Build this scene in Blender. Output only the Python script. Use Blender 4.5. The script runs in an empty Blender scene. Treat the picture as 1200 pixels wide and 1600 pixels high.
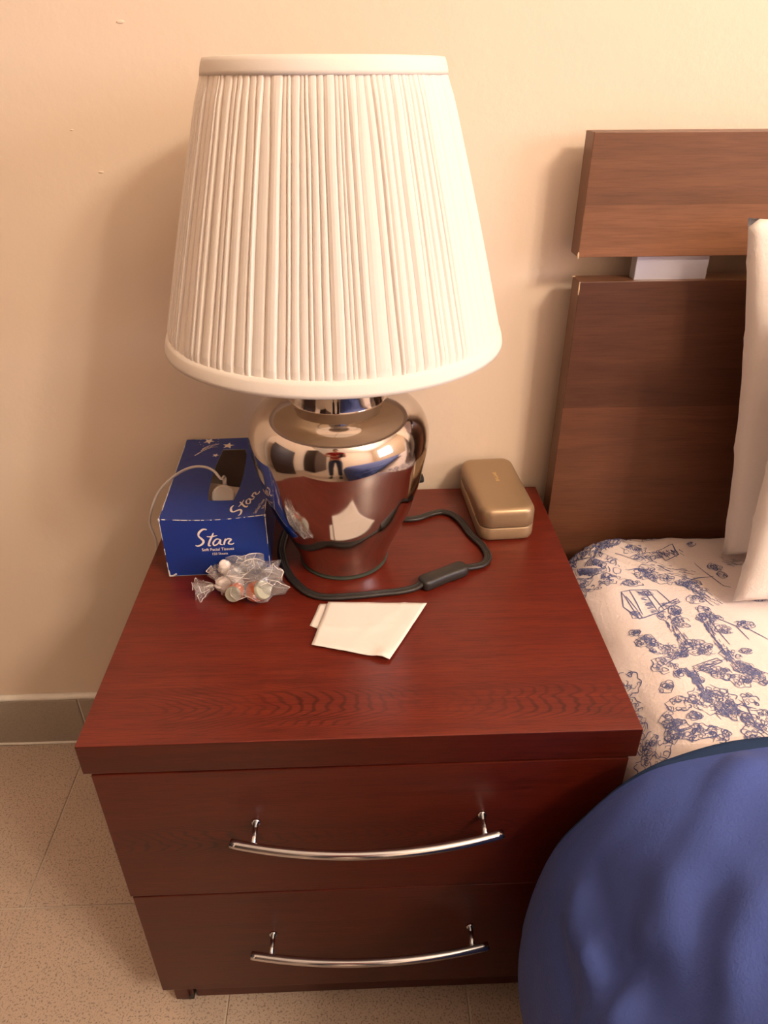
import bpy, bmesh, math, random
import numpy as np
from mathutils import Vector, Matrix, Euler, noise
random.seed(7)
R = math.radians
sc = bpy.context.scene
C = sc.collection

# ------------------------------------------------------------------ camera
CAM = (0.2551, -0.8896, 0.9916); CROT = (1.0247, 0.0036, -0.0366); FPX = 1117.46
cd = bpy.data.cameras.new('camera'); cam = bpy.data.objects.new('camera', cd); C.objects.link(cam)
cam.location = CAM; cam.rotation_mode = 'XYZ'; cam.rotation_euler = CROT
cd.sensor_fit = 'VERTICAL'; cd.sensor_height = 24.0; cd.lens = 24.0 * FPX / 1600.0
cd.clip_start = 0.01
sc.camera = cam
sc.view_settings.view_transform = 'Standard'; sc.view_settings.look = 'None'
sc.view_settings.gamma = 1.0; sc.view_settings.use_curve_mapping = False
sc.view_settings.exposure = 0.38

# ------------------------------------------------------------------ world + lights
w = bpy.data.worlds.new('world'); sc.world = w; w.use_nodes = True
w.node_tree.nodes['Background'].inputs[0].default_value = (0.62, 0.66, 0.8, 1)
w.node_tree.nodes['Background'].inputs[1].default_value = 0.05
CH = Vector((1.52, -1.72, 2.08))          # centre of the ceiling chandelier
BULB_E = 21.0; BULB_COL = (1.0, 0.815, 0.62)
FILL_E = 42.0; FILL_COL = (0.90, 0.88, 1.0)
def light(name, kind, loc, energy, col, rot=(0, 0, 0), size=0.05, size_y=None):
    d = bpy.data.lights.new(name, kind); d.energy = energy; d.color = col
    if kind == 'AREA':
        d.shape = 'RECTANGLE'; d.size = size; d.size_y = size_y or size
    else: d.shadow_soft_size = size
    o = bpy.data.objects.new(name, d); C.objects.link(o); o.location = loc; o.rotation_euler = rot
    return o
light('added_fill_light', 'AREA', (3.27, -2.1, 1.5), FILL_E, FILL_COL, (0, R(90), 0), 1.2, 1.3)  # unseen area light added as cool fill, not a known daylight source

# ------------------------------------------------------------------ helpers
ROTM = Euler(CROT, 'XYZ').to_matrix()
def at(px, py, axis, val):
    """point on the plane axis=val that the photograph shows at pixel px,py"""
    d = ROTM @ Vector(((px - 600) / FPX, -(py - 800) / FPX, -1.0))
    t = (val - CAM[axis]) / d[axis]
    return Vector(CAM) + d * t

def new_mesh(name, verts, faces, mats, parent=None, origin=None, smooth=False, midx=None):
    """verts are in world space; the object's origin goes to `origin` (default: centre of base)"""
    verts = [Vector(v) for v in verts]
    if parent is not None: base = wloc(parent)
    elif origin is not None: base = Vector(origin)
    else:
        xs = [v.x for v in verts]; ys = [v.y for v in verts]; zs = [v.z for v in verts]
        base = Vector(((min(xs) + max(xs)) / 2, (min(ys) + max(ys)) / 2, min(zs)))
    me = bpy.data.meshes.new(name)
    me.from_pydata([tuple(v - base) for v in verts], [], faces)
    for m in (mats if isinstance(mats, (list, tuple)) else [mats]): me.materials.append(m)
    if midx: me.polygons.foreach_set('material_index', midx)
    if smooth: me.polygons.foreach_set('use_smooth', [True] * len(me.polygons))
    me.update()
    o = bpy.data.objects.new(name, me); C.objects.link(o)
    if parent is not None: o.parent = parent
    else: o.location = base
    return o
def wloc(o):
    v = Vector(o.location)
    while o.parent: o = o.parent; v += Vector(o.location)
    return v
def thing(name, loc, label, cat, group=None):
    o = bpy.data.objects.new(name, None); C.objects.link(o); o.location = loc
    o.empty_display_size = 0.02
    tag(o, label, cat, group); return o
def tag(o, label=None, cat=None, group=None, kind=None):
    if label: o['label'] = label
    if cat: o['category'] = cat
    if group: o['group'] = group
    if kind: o['kind'] = kind
    return o
def struct(name, vf, mat, parent=None, **k):
    o = new_mesh(name, vf[0], vf[1], mat, parent, **k)
    if parent is None: o['kind'] = 'structure'
    return o
def bm_vf(bm):
    bm.verts.index_update()
    r = ([v.co.copy() for v in bm.verts], [tuple(v.index for v in f.verts) for f in bm.faces])
    bm.free(); return r
def box(x0, x1, y0, y1, z0, z1, bev=0.0, seg=2, mat4=None):
    bm = bmesh.new(); bmesh.ops.create_cube(bm, size=1)
    for v in bm.verts:
        v.co = Vector(((x0 + x1) / 2 + v.co.x * (x1 - x0), (y0 + y1) / 2 + v.co.y * (y1 - y0), (z0 + z1) / 2 + v.co.z * (z1 - z0)))
    if bev: bmesh.ops.bevel(bm, geom=list(bm.edges), offset=bev, segments=seg, affect='EDGES', profile=0.6)
    if mat4 is not None: bmesh.ops.transform(bm, matrix=mat4, verts=list(bm.verts))
    return bm_vf(bm)
def join(*vfs):
    V = []; F = []
    for v, f in vfs:
        n = len(V); V += list(v); F += [tuple(i + n for i in q) for q in f]
    return V, F
def xf(vf, m): return [m @ Vector(v) for v in vf[0]], vf[1]
def tube(pts, r, n=10, caps=True, flat=1.0, up=(0, 0, 1)):
    pts = [Vector(p) for p in pts]; V = []; F = []
    rr = r if callable(r) else (lambda t: r)
    N = len(pts); prev = None
    for i, p in enumerate(pts):
        t = (pts[min(i + 1, N - 1)] - pts[max(i - 1, 0)]).normalized()
        a = (prev if prev is not None else Vector(up)); a = (a - t * a.dot(t))
        if a.length < 1e-4: a = t.orthogonal()
        a.normalize(); prev = a; b = t.cross(a)
        for k in range(n):
            an = 2 * math.pi * k / n; q = rr(i / max(N - 1, 1))
            V.append(p + a * math.cos(an) * q + b * math.sin(an) * q * flat)
    for i in range(N - 1):
        for k in range(n):
            F.append((i * n + k, i * n + (k + 1) % n, (i + 1) * n + (k + 1) % n, (i + 1) * n + k))
    if caps:
        F.append(tuple(reversed(range(n)))); F.append(tuple((N - 1) * n + k for k in range(n)))
    return V, F
def spline(pts, sub=8):
    P = [Vector(p) for p in pts]; out = []
    for i in range(len(P) - 1):
        p0 = P[max(i - 1, 0)]; p1 = P[i]; p2 = P[i + 1]; p3 = P[min(i + 2, len(P) - 1)]
        for k in range(sub):
            t = k / sub
            out.append(0.5 * ((2 * p1) + (p2 - p0) * t + (2 * p0 - 5 * p1 + 4 * p2 - p3) * t * t + (3 * p1 - p0 - 3 * p2 + p3) * t ** 3))
    out.append(P[-1]); return out
def lathe(prof, cx, cy, n=96, closed=False):
    V = []; F = []
    for (r, z) in prof:
        for k in range(n):
            a = 2 * math.pi * k / n; V.append(Vector((cx + r * math.cos(a), cy + r * math.sin(a), z)))
    m = len(prof)
    for i in range(m - 1 + (1 if closed else 0)):
        j = (i + 1) % m
        for k in range(n): F.append((i * n + k, i * n + (k + 1) % n, j * n + (k + 1) % n, j * n + k))
    return V, F
def grid(fn, nu, nv):
    V = [fn(i / nu, j / nv) for i in range(nu + 1) for j in range(nv + 1)]
    F = [(i * (nv + 1) + j, (i + 1) * (nv + 1) + j, (i + 1) * (nv + 1) + j + 1, i * (nv + 1) + j + 1) for i in range(nu) for j in range(nv)]
    return V, F
def lerp_tab(tab, t):
    """piecewise smooth lookup in [(t, a, b..)]"""
    for i in range(len(tab) - 1):
        if t <= tab[i + 1][0] or i == len(tab) - 2:
            a, b = tab[i], tab[i + 1]; s = (t - a[0]) / (b[0] - a[0]); s = min(max(s, 0), 1)
            return [a[k] + (b[k] - a[k]) * s for k in range(1, len(a))]
def sstep(a, b, x):
    t = min(max((x - a) / (b - a), 0), 1); return t * t * (3 - 2 * t)

# ------------------------------------------------------------------ materials
def lin(c): return tuple(((x / 255) / 12.92 if x / 255 <= 0.04045 else ((x / 255 + 0.055) / 1.055) ** 2.4) for x in c)
class NT:
    def __init__(s, name):
        s.m = bpy.data.materials.new(name); s.m.use_nodes = True; s.t = s.m.node_tree
        s.b = s.t.nodes['Principled BSDF']; s.out = s.t.nodes['Material Output']
    def n(s, typ, **k):
        nd = s.t.nodes.new(typ)
        for a, v in k.items(): setattr(nd, a, v)
        return nd
    def l(s, a, b): s.t.links.new(a, b)
    def coord(s, scale=(1, 1, 1), rot=(0, 0, 0), loc=(0, 0, 0)):
        tc = s.n('ShaderNodeTexCoord'); mp = s.n('ShaderNodeMapping'); s.l(tc.outputs['Object'], mp.inputs[0])
        mp.inputs['Scale'].default_value = scale; mp.inputs['Rotation'].default_value = rot; mp.inputs['Location'].default_value = loc
        return mp.outputs[0]
    def noise(s, vec, scale, detail=4, rough=0.5, dist=0.0):
        nd = s.n('ShaderNodeTexNoise'); s.l(vec, nd.inputs['Vector']); nd.inputs['Scale'].default_value = scale
        nd.inputs['Detail'].default_value = detail; nd.inputs['Roughness'].default_value = rough; nd.inputs['Distortion'].default_value = dist
        return nd.outputs['Fac']
    def ramp(s, fac, stops, interp='LINEAR'):
        r = s.n('ShaderNodeValToRGB'); r.color_ramp.interpolation = interp
        while len(r.color_ramp.elements) < len(stops): r.color_ramp.elements.new(0.5)
        for e, (p, c) in zip(r.color_ramp.elements, stops): e.position = p; e.color = (*c, 1)
        s.l(fac, r.inputs[0]); return r.outputs[0]
    def mix(s, fac, a, b, mode='MIX'):
        m = s.n('ShaderNodeMix', data_type='RGBA', blend_type=mode)
        for sk, v in ((m.inputs[0], fac), (m.inputs[6], a), (m.inputs[7], b)):
            if isinstance(v, (int, float)): sk.default_value = v
            elif isinstance(v, tuple): sk.default_value = (*v, 1) if len(v) == 3 else v
            else: s.l(v, sk)
        return m.outputs[2]
    def math(s, op, a, b=None):
        m = s.n('ShaderNodeMath', operation=op)
        for i, v in enumerate((a, b)):
            if v is None: continue
            if isinstance(v, (int, float)): m.inputs[i].default_value = v
            else: s.l(v, m.inputs[i])
        return m.outputs[0]
    def bump(s, h, strength, dist):
        b = s.n('ShaderNodeBump'); b.inputs['Strength'].default_value = strength; b.inputs['Distance'].default_value = dist
        s.l(h, b.inputs['Height']); s.l(b.outputs[0], s.b.inputs['Normal']); return b
    def base(s, c, rough=0.5, metal=0.0, spec=0.5):
        if isinstance(c, tuple): s.b.inputs['Base Color'].default_value = (*c, 1)
        else: s.l(c, s.b.inputs['Base Color'])
        s.b.inputs['Roughness'].default_value = rough; s.b.inputs['Metallic'].default_value = metal
        s.b.inputs['Specular IOR Level'].default_value = spec; return s.m

def plain(name, rgb, rough=0.5, metal=0.0, bump_scale=None, bump_d=0.0003, var=0.0, spec=0.5):
    t = NT(name); v = t.coord(); c = lin(rgb)
    nz = t.noise(v, bump_scale or 60, 3)
    if var: c = t.mix(nz, tuple(x * (1 - var) for x in c), tuple(min(1, x * (1 + var)) for x in c))
    if bump_scale: t.bump(nz, 0.5, bump_d)
    return t.base(c, rough, metal, spec)

def mat_mahogany(name='mahogany_laminate', dark=1.0, axis_front=False, cathedral=True, yc=-0.41):
    t = NT(name)
    tc = t.n('ShaderNodeTexCoord'); sep = t.n('ShaderNodeSeparateXYZ'); t.l(tc.outputs['Object'], sep.inputs[0])
    X, Y, Z = sep.outputs
    cross = Z if axis_front else Y
    comb = t.n('ShaderNodeCombineXYZ'); t.l(t.math('MULTIPLY', X, 5.0), comb.inputs[0]); t.l(t.math('MULTIPLY', cross, 95.0), comb.inputs[1])
    broad = t.noise(comb.outputs[0], 1.0, 4, 0.55, 0.6)
    comb2 = t.n('ShaderNodeCombineXYZ'); t.l(t.math('MULTIPLY', X, 30.0), comb2.inputs[0]); t.l(t.math('MULTIPLY', cross, 650.0), comb2.inputs[1])
    fine = t.noise(comb2.outputs[0], 1.0, 3, 0.6)
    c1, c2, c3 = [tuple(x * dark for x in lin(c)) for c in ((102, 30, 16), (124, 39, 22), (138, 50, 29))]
    col = t.ramp(broad, [(0.2, c1), (0.52, c2), (0.85, c3)])
    pores = t.ramp(fine, [(0.36, (0.55, 0.5, 0.5)), (0.52, (1, 1, 1))])
    col = t.mix(0.75, col, pores, 'MULTIPLY')
    if cathedral:
        # nested arches of heartwood grain running along the board
        n1 = t.noise(t.coord((5, 40, 40)), 1.0, 2, 0.5)
        xs = t.math('MULTIPLY', X, 1.0)
        u = t.math('ADD', cross, -yc)
        u2 = t.math('MULTIPLY', t.math('MULTIPLY', u, u), 95.0)
        ph = t.math('ADD', t.math('ADD', xs, u2), t.math('MULTIPLY', n1, 0.11))
        rings = t.math('SINE', t.math('MULTIPLY', ph, 430.0))
        rc = t.ramp(t.math('ADD', t.math('MULTIPLY', rings, 0.5), 0.5), [(0.0, (0.34, 0.28, 0.28)), (0.40, (1, 1, 1)), (1, (1.0, 1.0, 1.0))])
        mk = t.math('SUBTRACT', 1.0, t.math('MULTIPLY', t.math('ABSOLUTE', u), 24.0))
        mk = t.math('MAXIMUM', mk, 0.0)
        patch = t.ramp(t.noise(t.coord((3.2, 3, 3), loc=(0.4, 0, 0)), 2.0, 2), [(0.35, (0, 0, 0)), (0.6, (1, 1, 1))])
        mk = t.math('MULTIPLY', t.math('MINIMUM', t.math('MULTIPLY', mk, 1.6), 1.0), patch)
        col = t.mix(t.math('MULTIPLY', mk, 0.85), col, t.mix(1.0, col, rc, 'MULTIPLY'))
    t.bump(fine, 0.25, 0.0002)
    return t.base(col, 0.33, 0.0, 0.5)

def mat_walnut(name, bands, lo, hi):
    """laminate printed with wide boards: bands = [(z, tone)]"""
    t = NT(name)
    tc = t.n('ShaderNodeTexCoord'); sep = t.n('ShaderNodeSeparateXYZ'); t.l(tc.outputs['Object'], sep.inputs[0])
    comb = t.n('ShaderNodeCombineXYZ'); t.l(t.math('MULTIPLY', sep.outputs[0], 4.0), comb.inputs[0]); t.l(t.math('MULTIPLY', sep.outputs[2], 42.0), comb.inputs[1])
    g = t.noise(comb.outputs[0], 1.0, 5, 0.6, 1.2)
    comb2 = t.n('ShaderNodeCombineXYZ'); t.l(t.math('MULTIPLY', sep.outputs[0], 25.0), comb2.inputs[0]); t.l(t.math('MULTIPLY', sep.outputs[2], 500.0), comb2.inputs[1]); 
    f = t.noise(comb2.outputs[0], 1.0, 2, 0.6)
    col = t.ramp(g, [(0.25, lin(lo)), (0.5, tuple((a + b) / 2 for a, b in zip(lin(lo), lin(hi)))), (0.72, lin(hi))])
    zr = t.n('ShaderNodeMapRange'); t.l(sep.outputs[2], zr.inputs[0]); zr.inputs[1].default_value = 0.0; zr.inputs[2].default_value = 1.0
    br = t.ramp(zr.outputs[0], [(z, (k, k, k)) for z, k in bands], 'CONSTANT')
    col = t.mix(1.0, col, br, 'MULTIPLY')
    col = t.mix(0.5, col, t.ramp(f, [(0.35, (0.72, 0.7, 0.68)), (0.55, (1, 1, 1))]), 'MULTIPLY')
    t.bump(f, 0.15, 0.0002)
    return t.base(col, 0.42, 0.0, 0.4)

def mat_wall():
    t = NT('cream_wall_paint'); v = t.coord()
    a = t.noise(v, 90, 4, 0.6); b = t.noise(v, 14, 3, 0.5)
    vo = t.n('ShaderNodeTexVoronoi'); t.l(v, vo.inputs['Vector']); vo.inputs['Scale'].default_value = 9.0
    spot = t.ramp(vo.outputs['Distance'], [(0.0, (1, 1, 1)), (0.045, (0, 0, 0))])
    h = t.math('ADD', t.math('ADD', t.math('MULTIPLY', a, 0.5), t.math('MULTIPLY', b, 1.2)), t.math('MULTIPLY', spot, 0.25))
    t.bump(h, 0.28, 0.0025)
    c = t.mix(t.noise(v, 3, 3), lin((224, 204, 184)), lin((231, 212, 192)))
    return t.base(c, 0.6, 0, 0.3)

def mat_tile(name, rgb, speck, rough):
    t = NT(name); v = t.coord()
    oi = t.n('ShaderNodeObjectInfo')
    vr = t.n('ShaderNodeVectorMath', operation='ADD'); t.l(v, vr.inputs[0])
    cm = t.n('ShaderNodeCombineXYZ'); t.l(t.math('MULTIPLY', oi.outputs['Random'], 13.0), cm.inputs[0]); t.l(cm.outputs[0], vr.inputs[1]); v = vr.outputs[0]
    n1 = t.noise(v, 420, 2, 0.55, 0.4); n2 = t.noise(v, 7, 4, 0.6); n3 = t.noise(v, 170, 3, 0.6)
    c = lin(rgb)
    base = t.mix(n2, tuple(x * 0.86 for x in c), tuple(min(1, x * 1.12) for x in c))
    base = t.mix(t.math('MULTIPLY', t.ramp(n3, [(0.35, (0, 0, 0)), (0.65, (1, 1, 1))]), 0.25), base, tuple(x * 1.2 for x in c))
    base = t.mix(t.math('MULTIPLY', oi.outputs['Random'], 0.15), base, tuple(x * 0.85 for x in c))
    sp = t.ramp(n1, [(0.38, (1, 1, 1)), (0.45, (0, 0, 0))])
    base = t.mix(t.math('MULTIPLY', sp, speck), base, tuple(x * 0.35 for x in c))
    t.bump(n1, 0.15, 0.0004)
    return t.base(base, rough, 0, 0.4)

def mat_fabric(name, rgb, rough=0.9, scale=700, trans=0.0, var=0.06, sheen=0.0, crease=0.0, d=0.0004):
    t = NT(name); v = t.coord(); c = lin(rgb)
    wv = t.n('ShaderNodeTexWave', bands_direction='X'); t.l(v, wv.inputs[0]); wv.inputs['Scale'].default_value = scale; wv.inputs['Distortion'].default_value = 1.0
    nz = t.noise(v, scale * 0.6, 2); big = t.noise(v, 12, 4, 0.6)
    h = t.math('ADD', t.math('MULTIPLY', nz, 0.5), t.math('MULTIPLY', big, crease))
    t.bump(h, 0.35, d)
    col = t.mix(big, tuple(x * (1 - var) for x in c), tuple(min(1, x * (1 + var)) for x in c))
    t.base(col, rough, 0, 0.25)
    if sheen: t.b.inputs['Sheen Weight'].default_value = sheen; t.b.inputs['Sheen Roughness'].default_value = 0.4
    if trans:
        tr = t.n('ShaderNodeBsdfTranslucent'); t.l(col, tr.inputs[0]); mx = t.n('ShaderNodeMixShader'); mx.inputs[0].default_value = trans
        t.l(t.b.outputs[0], mx.inputs[1]); t.l(tr.outputs[0], mx.inputs[2]); t.l(mx.outputs[0], t.out.inputs[0])
    return t.m

def mat_metal(name, rgb, rough, smudge=0.0, scale=20):
    t = NT(name); v = t.coord((1, 1, 1))
    nz = t.noise(v, scale, 4)
    t.base(lin(rgb), rough, 1.0)
    if smudge:
        mr = t.n('ShaderNodeMapRange'); t.l(nz, mr.inputs[0]); mr.inputs[3].default_value = rough; mr.inputs[4].default_value = rough + smudge
        t.l(mr.outputs[0], t.b.inputs['Roughness'])
    return t.m

def mat_film():
    t = NT('clear_plastic_film'); v = t.coord()
    t.bump(t.noise(v, 160, 3, 0.6, 1.5), 0.6, 0.003)
    gl = t.n('ShaderNodeBsdfGlossy'); gl.inputs[0].default_value = (1, 1, 1, 1); gl.inputs['Roughness'].default_value = 0.12
    df = t.n('ShaderNodeBsdfDiffuse'); df.inputs[0].default_value = (0.9, 0.86, 0.84, 1)
    tr = t.n('ShaderNodeBsdfTransparent'); tr.inputs[0].default_value = (0.97, 0.97, 0.97, 1)
    bp = t.t.nodes['Bump']; t.l(bp.outputs[0], gl.inputs['Normal'])
    lw = t.n('ShaderNodeLayerWeight'); lw.inputs[0].default_value = 0.35; t.l(bp.outputs[0], lw.inputs['Normal'])
    m1 = t.n('ShaderNodeMixShader'); m1.inputs[0].default_value = 0.07; t.l(tr.outputs[0], m1.inputs[1]); t.l(df.outputs[0], m1.inputs[2])
    m2 = t.n('ShaderNodeMixShader'); t.l(t.math('ADD', t.math('MULTIPLY', lw.outputs['Fresnel'], 0.55), 0.05), m2.inputs[0]); t.l(m1.outputs[0], m2.inputs[1]); t.l(gl.outputs[0], m2.inputs[2])
    t.l(m2.outputs[0], t.out.inputs[0]); return t.m

M = {}
M['wall'] = mat_wall()
M['ceiling'] = plain('ceiling_paint', (232, 226, 214), 0.8)
M['tile'] = mat_tile('beige_speckled_tile', (190, 169, 152), 0.7, 0.45)
M['skirting'] = mat_tile('grey_skirting_tile', (166, 154, 140), 0.25, 0.5)
M['grout'] = plain('pale_grout', (206, 192, 176), 0.9, bump_scale=90, bump_d=0.001, var=0.12)
M['caulk'] = plain('white_caulk', (232, 226, 216), 0.6, bump_scale=60, bump_d=0.002, var=0.08)
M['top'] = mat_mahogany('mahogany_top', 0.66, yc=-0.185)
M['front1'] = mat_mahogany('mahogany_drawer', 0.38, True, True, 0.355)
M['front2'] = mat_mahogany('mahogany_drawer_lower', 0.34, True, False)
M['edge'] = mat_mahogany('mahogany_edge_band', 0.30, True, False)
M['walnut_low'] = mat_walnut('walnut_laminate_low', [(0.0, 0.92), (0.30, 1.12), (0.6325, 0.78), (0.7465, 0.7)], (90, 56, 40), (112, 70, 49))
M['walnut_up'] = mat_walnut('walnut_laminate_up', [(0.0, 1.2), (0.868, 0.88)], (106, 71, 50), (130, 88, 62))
M['walnut_edge'] = plain('walnut_edge_band', (104, 68, 48), 0.4, bump_scale=40, var=0.12)
M['chip'] = plain('pale_chipboard', (206, 178, 142), 0.8, var=0.1)
M['bracket'] = plain('satin_aluminium', (200, 200, 212), 0.38, 0.55)
M['chrome'] = mat_metal('chrome', (206, 208, 214), 0.10, 0.08, 60)
M['silver'] = mat_metal('polished_silver_vase', (204, 196, 190), 0.06, 0.05, 6)
M['pleat'] = mat_fabric('ivory_pleated_fabric', (250, 244, 238), 0.85, 900, 0.28, 0.02)
M['lining'] = mat_fabric('white_shade_lining', (238, 226, 208), 0.7, 700, 0.8, 0.02)
M['band'] = mat_fabric('ivory_band', (228, 219, 210), 0.8, 900, 0.0, 0.02)
M['black'] = plain('black_plastic', (40, 36, 34), 0.42, bump_scale=300, bump_d=0.0001)
M['felt'] = plain('green_felt', (52, 56, 46), 0.9)
M['whiteplastic'] = plain('white_plastic', (200, 190, 182), 0.4)
M['card'] = plain('blue_printed_card', (26, 52, 128), 0.35, bump_scale=25, bump_d=0.0015, var=0.10)
M['cardwear'] = plain('worn_white_card', (205, 200, 196), 0.8)
M['cardin'] = plain('grey_card_inside', (200, 182, 168), 0.9, var=0.08)
M['print'] = plain('silver_print', (228, 214, 204), 0.5)
M['gold'] = plain('champagne_case', (160, 134, 104), 0.36, 0.45, bump_scale=400, bump_d=0.0001, var=0.04)
M['goldfoil'] = plain('gold_foil', (240, 205, 140), 0.3, 0.5)
M['paper'] = mat_fabric('white_tissue_paper', (240, 232, 226), 0.95, 300, 0.1, 0.02, 0, 2.0, 0.0009)
M['film'] = mat_film()
M['filmwhite'] = plain('bunched_plastic', (240, 230, 226), 0.25, bump_scale=120, bump_d=0.003, var=0.08)
M['creasemat'] = plain('film_crease_highlight', (240, 228, 220), 0.15)
M['orange'] = plain('orange_plastic', (214, 112, 72), 0.5, bump_scale=200, bump_d=0.0005)
M['pale'] = plain('pale_silver', (176, 176, 158), 0.35, 0.3, bump_scale=120, bump_d=0.001)
M['sheet'] = mat_fabric('toile_sheet', (232, 218, 216), 0.95, 500, 0.0, 0.03, 0, 1.6, 0.003)
M['ink'] = plain('blue_toile_ink', (86, 94, 142), 0.95)
M['ink2'] = plain('pale_blue_ink', (126, 130, 166), 0.95)
M['pillow'] = mat_fabric('white_pillowcase', (236, 228, 222), 0.9, 600, 0.0, 0.02, 0, 1.5, 0.002)
M['duvet'] = mat_fabric('blue_duvet_cover', (66, 84, 154), 0.72, 800, 0.0, 0.05, 0.08, 1.2, 0.003)
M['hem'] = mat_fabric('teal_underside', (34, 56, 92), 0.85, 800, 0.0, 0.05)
M['darkwood'] = plain('dark_wood', (52, 32, 24), 0.4, var=0.2)
M['brass'] = plain('aged_brass', (150, 110, 50), 0.3, 1.0)

# ------------------------------------------------------------------ room shell
XL, XR, YF, ZC = -1.15, 3.3, -3.6, 2.7
struct('wall_back', box(XL - .1, XR + .1, 0, 0.1, -0.05, ZC), M['wall'])
struct('wall_left', box(XL - .1, XL, YF, 0, -0.05, ZC), M['wall'])
for px_, py_, sx_ in ((188, 34, .0042), (158, 269, .0032), (112, 203, .0018)):
    bl = at(px_, py_, 1, 0.0); bm_ = bmesh.new(); bmesh.ops.create_icosphere(bm_, subdivisions=3, radius=1)
    for v_ in bm_.verts: v_.co = Vector((bl.x + v_.co.x * sx_ * (1 + .3 * noise.noise(v_.co * 2)), v_.co.y * .0009, bl.z + v_.co.z * sx_ * .42))
    ch0 = new_mesh('paint_blemish', *bm_vf(bm_), M['wall'], bpy.data.objects['wall_back'], smooth=True)
wy0, wy1, wz0, wz1 = -2.75, -1.45, 0.9, 2.1  # made-up window opening, added to house the fill light
struct('wall_right', join(box(XR, XR + .1, YF, wy0, -0.05, ZC), box(XR, XR + .1, wy1, 0, -0.05, ZC), box(XR, XR + .1, wy0, wy1, -0.05, wz0), box(XR, XR + .1, wy0, wy1, wz1, ZC)), M['wall'])
struct('wall_front', box(XL - .1, XR + .1, YF - .1, YF, -0.05, ZC), M['wall'])
struct('ceiling', box(XL - .1, XR + .1, YF - .1, 0.1, ZC, ZC + .1), M['ceiling'])
wf = struct('added_window_1', join(box(XR - .01, XR + .08, wy0, wy0 + .05, wz0, wz1), box(XR - .01, XR + .08, wy1 - .05, wy1, wz0, wz1),
       box(XR - .01, XR + .08, wy0, wy1, wz0, wz0 + .05), box(XR - .01, XR + .08, wy0, wy1, wz1 - .05, wz1), box(XR, XR + .07, -2.125, -2.075, wz0, wz1)), M['ceiling'])  # frame round the added fill light; this window is invented
floor = struct('floor', box(XL - .1, XR + .1, YF - .1, 0.0, -0.05, -0.0022), M['grout'])
T = 0.3023; TX = -0.2307; TY = -0.3034; G = 0.0022
tile_me = None
def tile_mesh(name, sx, sy, sz, mat, bev):
    v, f = box(-sx / 2, sx / 2, -sy / 2, sy / 2, -sz, 0, bev, 1)
    me = bpy.data.meshes.new(name); me.from_pydata([tuple(q) for q in v], [], f); me.materials.append(mat); return me
tile_me = tile_mesh('tile', T - G, T - G, 0.006, M['tile'], 0.0009)
fb = wloc(floor)
for i in range(-3, 12):
    for j in range(-11, 1):
        cx = TX + (i + .5) * T; cy = TY + (j + .5) * T + 0.0
        if cx - T / 2 < XL or cx + T / 2 > XR or cy - T / 2 < YF: continue
        if cy + T / 2 > 0.005: continue
        o = bpy.data.objects.new('tile', tile_me); C.objects.link(o); o.parent = floor
        o.location = Vector((cx, cy, random.uniform(-.0002, .0002))) - fb
# narrow last row against the wall is the same width as a tile here; skirting tiles above it
bb = struct('baseboard_back', box(XL, XR, -0.0065, 0.0, 0.0, 0.103), M['caulk'])
sk_me = bpy.data.meshes.new('skirting_tile'); v, f = box(-(T - .004) / 2, (T - .004) / 2, -0.0045, 0.004, -0.0495, 0.0495, 0.001, 1)
sk_me.from_pydata([tuple(q) for q in v], [], f); sk_me.materials.append(M['skirting'])
for i in range(-3, 11):
    cx = TX + (i + .5) * T
    if cx - T / 2 < XL or cx + T / 2 > XR: continue
    o = bpy.data.objects.new('tile', sk_me); C.objects.link(o); o.parent = bb
    o.location = Vector((cx, -0.0062, 0.0520)) - wloc(bb)
# white bead of filler between skirting and wall, and at the floor joint
def bead(z, y, r, zs):
    pts = [(XL + .01 + (XR - XL - .02) * i / 220, y + .0006 * noise.noise(Vector((i * .4, z * 9, 0))), z + .0012 * noise.noise(Vector((i * .33, z * 5, 3)))) for i in range(221)]
    return tube(pts, r, 8, True, zs)
struct('trim_1', bead(0.1045, -0.004, 0.0052, 1.3), M['caulk'], smooth=True)
struct('trim_2', bead(0.0022, -0.0115, 0.0022, 1.2), M['caulk'], smooth=True)

# ------------------------------------------------------------------ nightstand
H = 0.4960; TH = 0.0356; D = 0.4559; W = 0.50
ns = thing('nightstand', (0.25, -0.23, 0), 'mahogany red two-drawer nightstand with bowed chrome handles beside the bed', 'nightstand')
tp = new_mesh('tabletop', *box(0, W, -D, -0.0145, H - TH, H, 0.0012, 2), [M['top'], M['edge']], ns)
for p in tp.data.polygons:
    if abs(p.normal.z) < 0.5: p.material_index = 1
zb = 0.0754; zt = H - TH
new_mesh('side_panel', *box(0.010, 0.026, -D + .021, -0.016, 0.012, zt, 0.0005, 1), M['front2'], ns)
new_mesh('side_panel', *box(W - .026, W - .010, -D + .021, -0.016, 0.012, zt, 0.0005, 1), M['front2'], ns)
new_mesh('back_panel', *box(0.026, W - .026, -0.022, -0.016, 0.03, zt), M['front2'], ns)
new_mesh('plinth', *box(0.034, W - .034, -0.4280, -0.410, 0.0035, zb + .02, 0.0005, 1), M['front2'], ns)
for (x, y) in ((0.0135, -0.430), (W - .0295, -0.430), (0.0135, -0.036), (W - .0295, -0.036)):
    new_mesh('foot', *box(x, x + .016, y, y + .018, 0.0, 0.0115, 0.0008, 1), M['black'], ns)
new_mesh('leg', *box(0.0135, 0.0305, -0.4300, -0.4112, 0.012, zb + .01, 0.0006, 1), M['front2'], ns)
new_mesh('leg', *box(W - .0305, W - .0135, -0.4300, -0.4112, 0.012, zb + .01, 0.0006, 1), M['front2'], ns)
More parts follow.
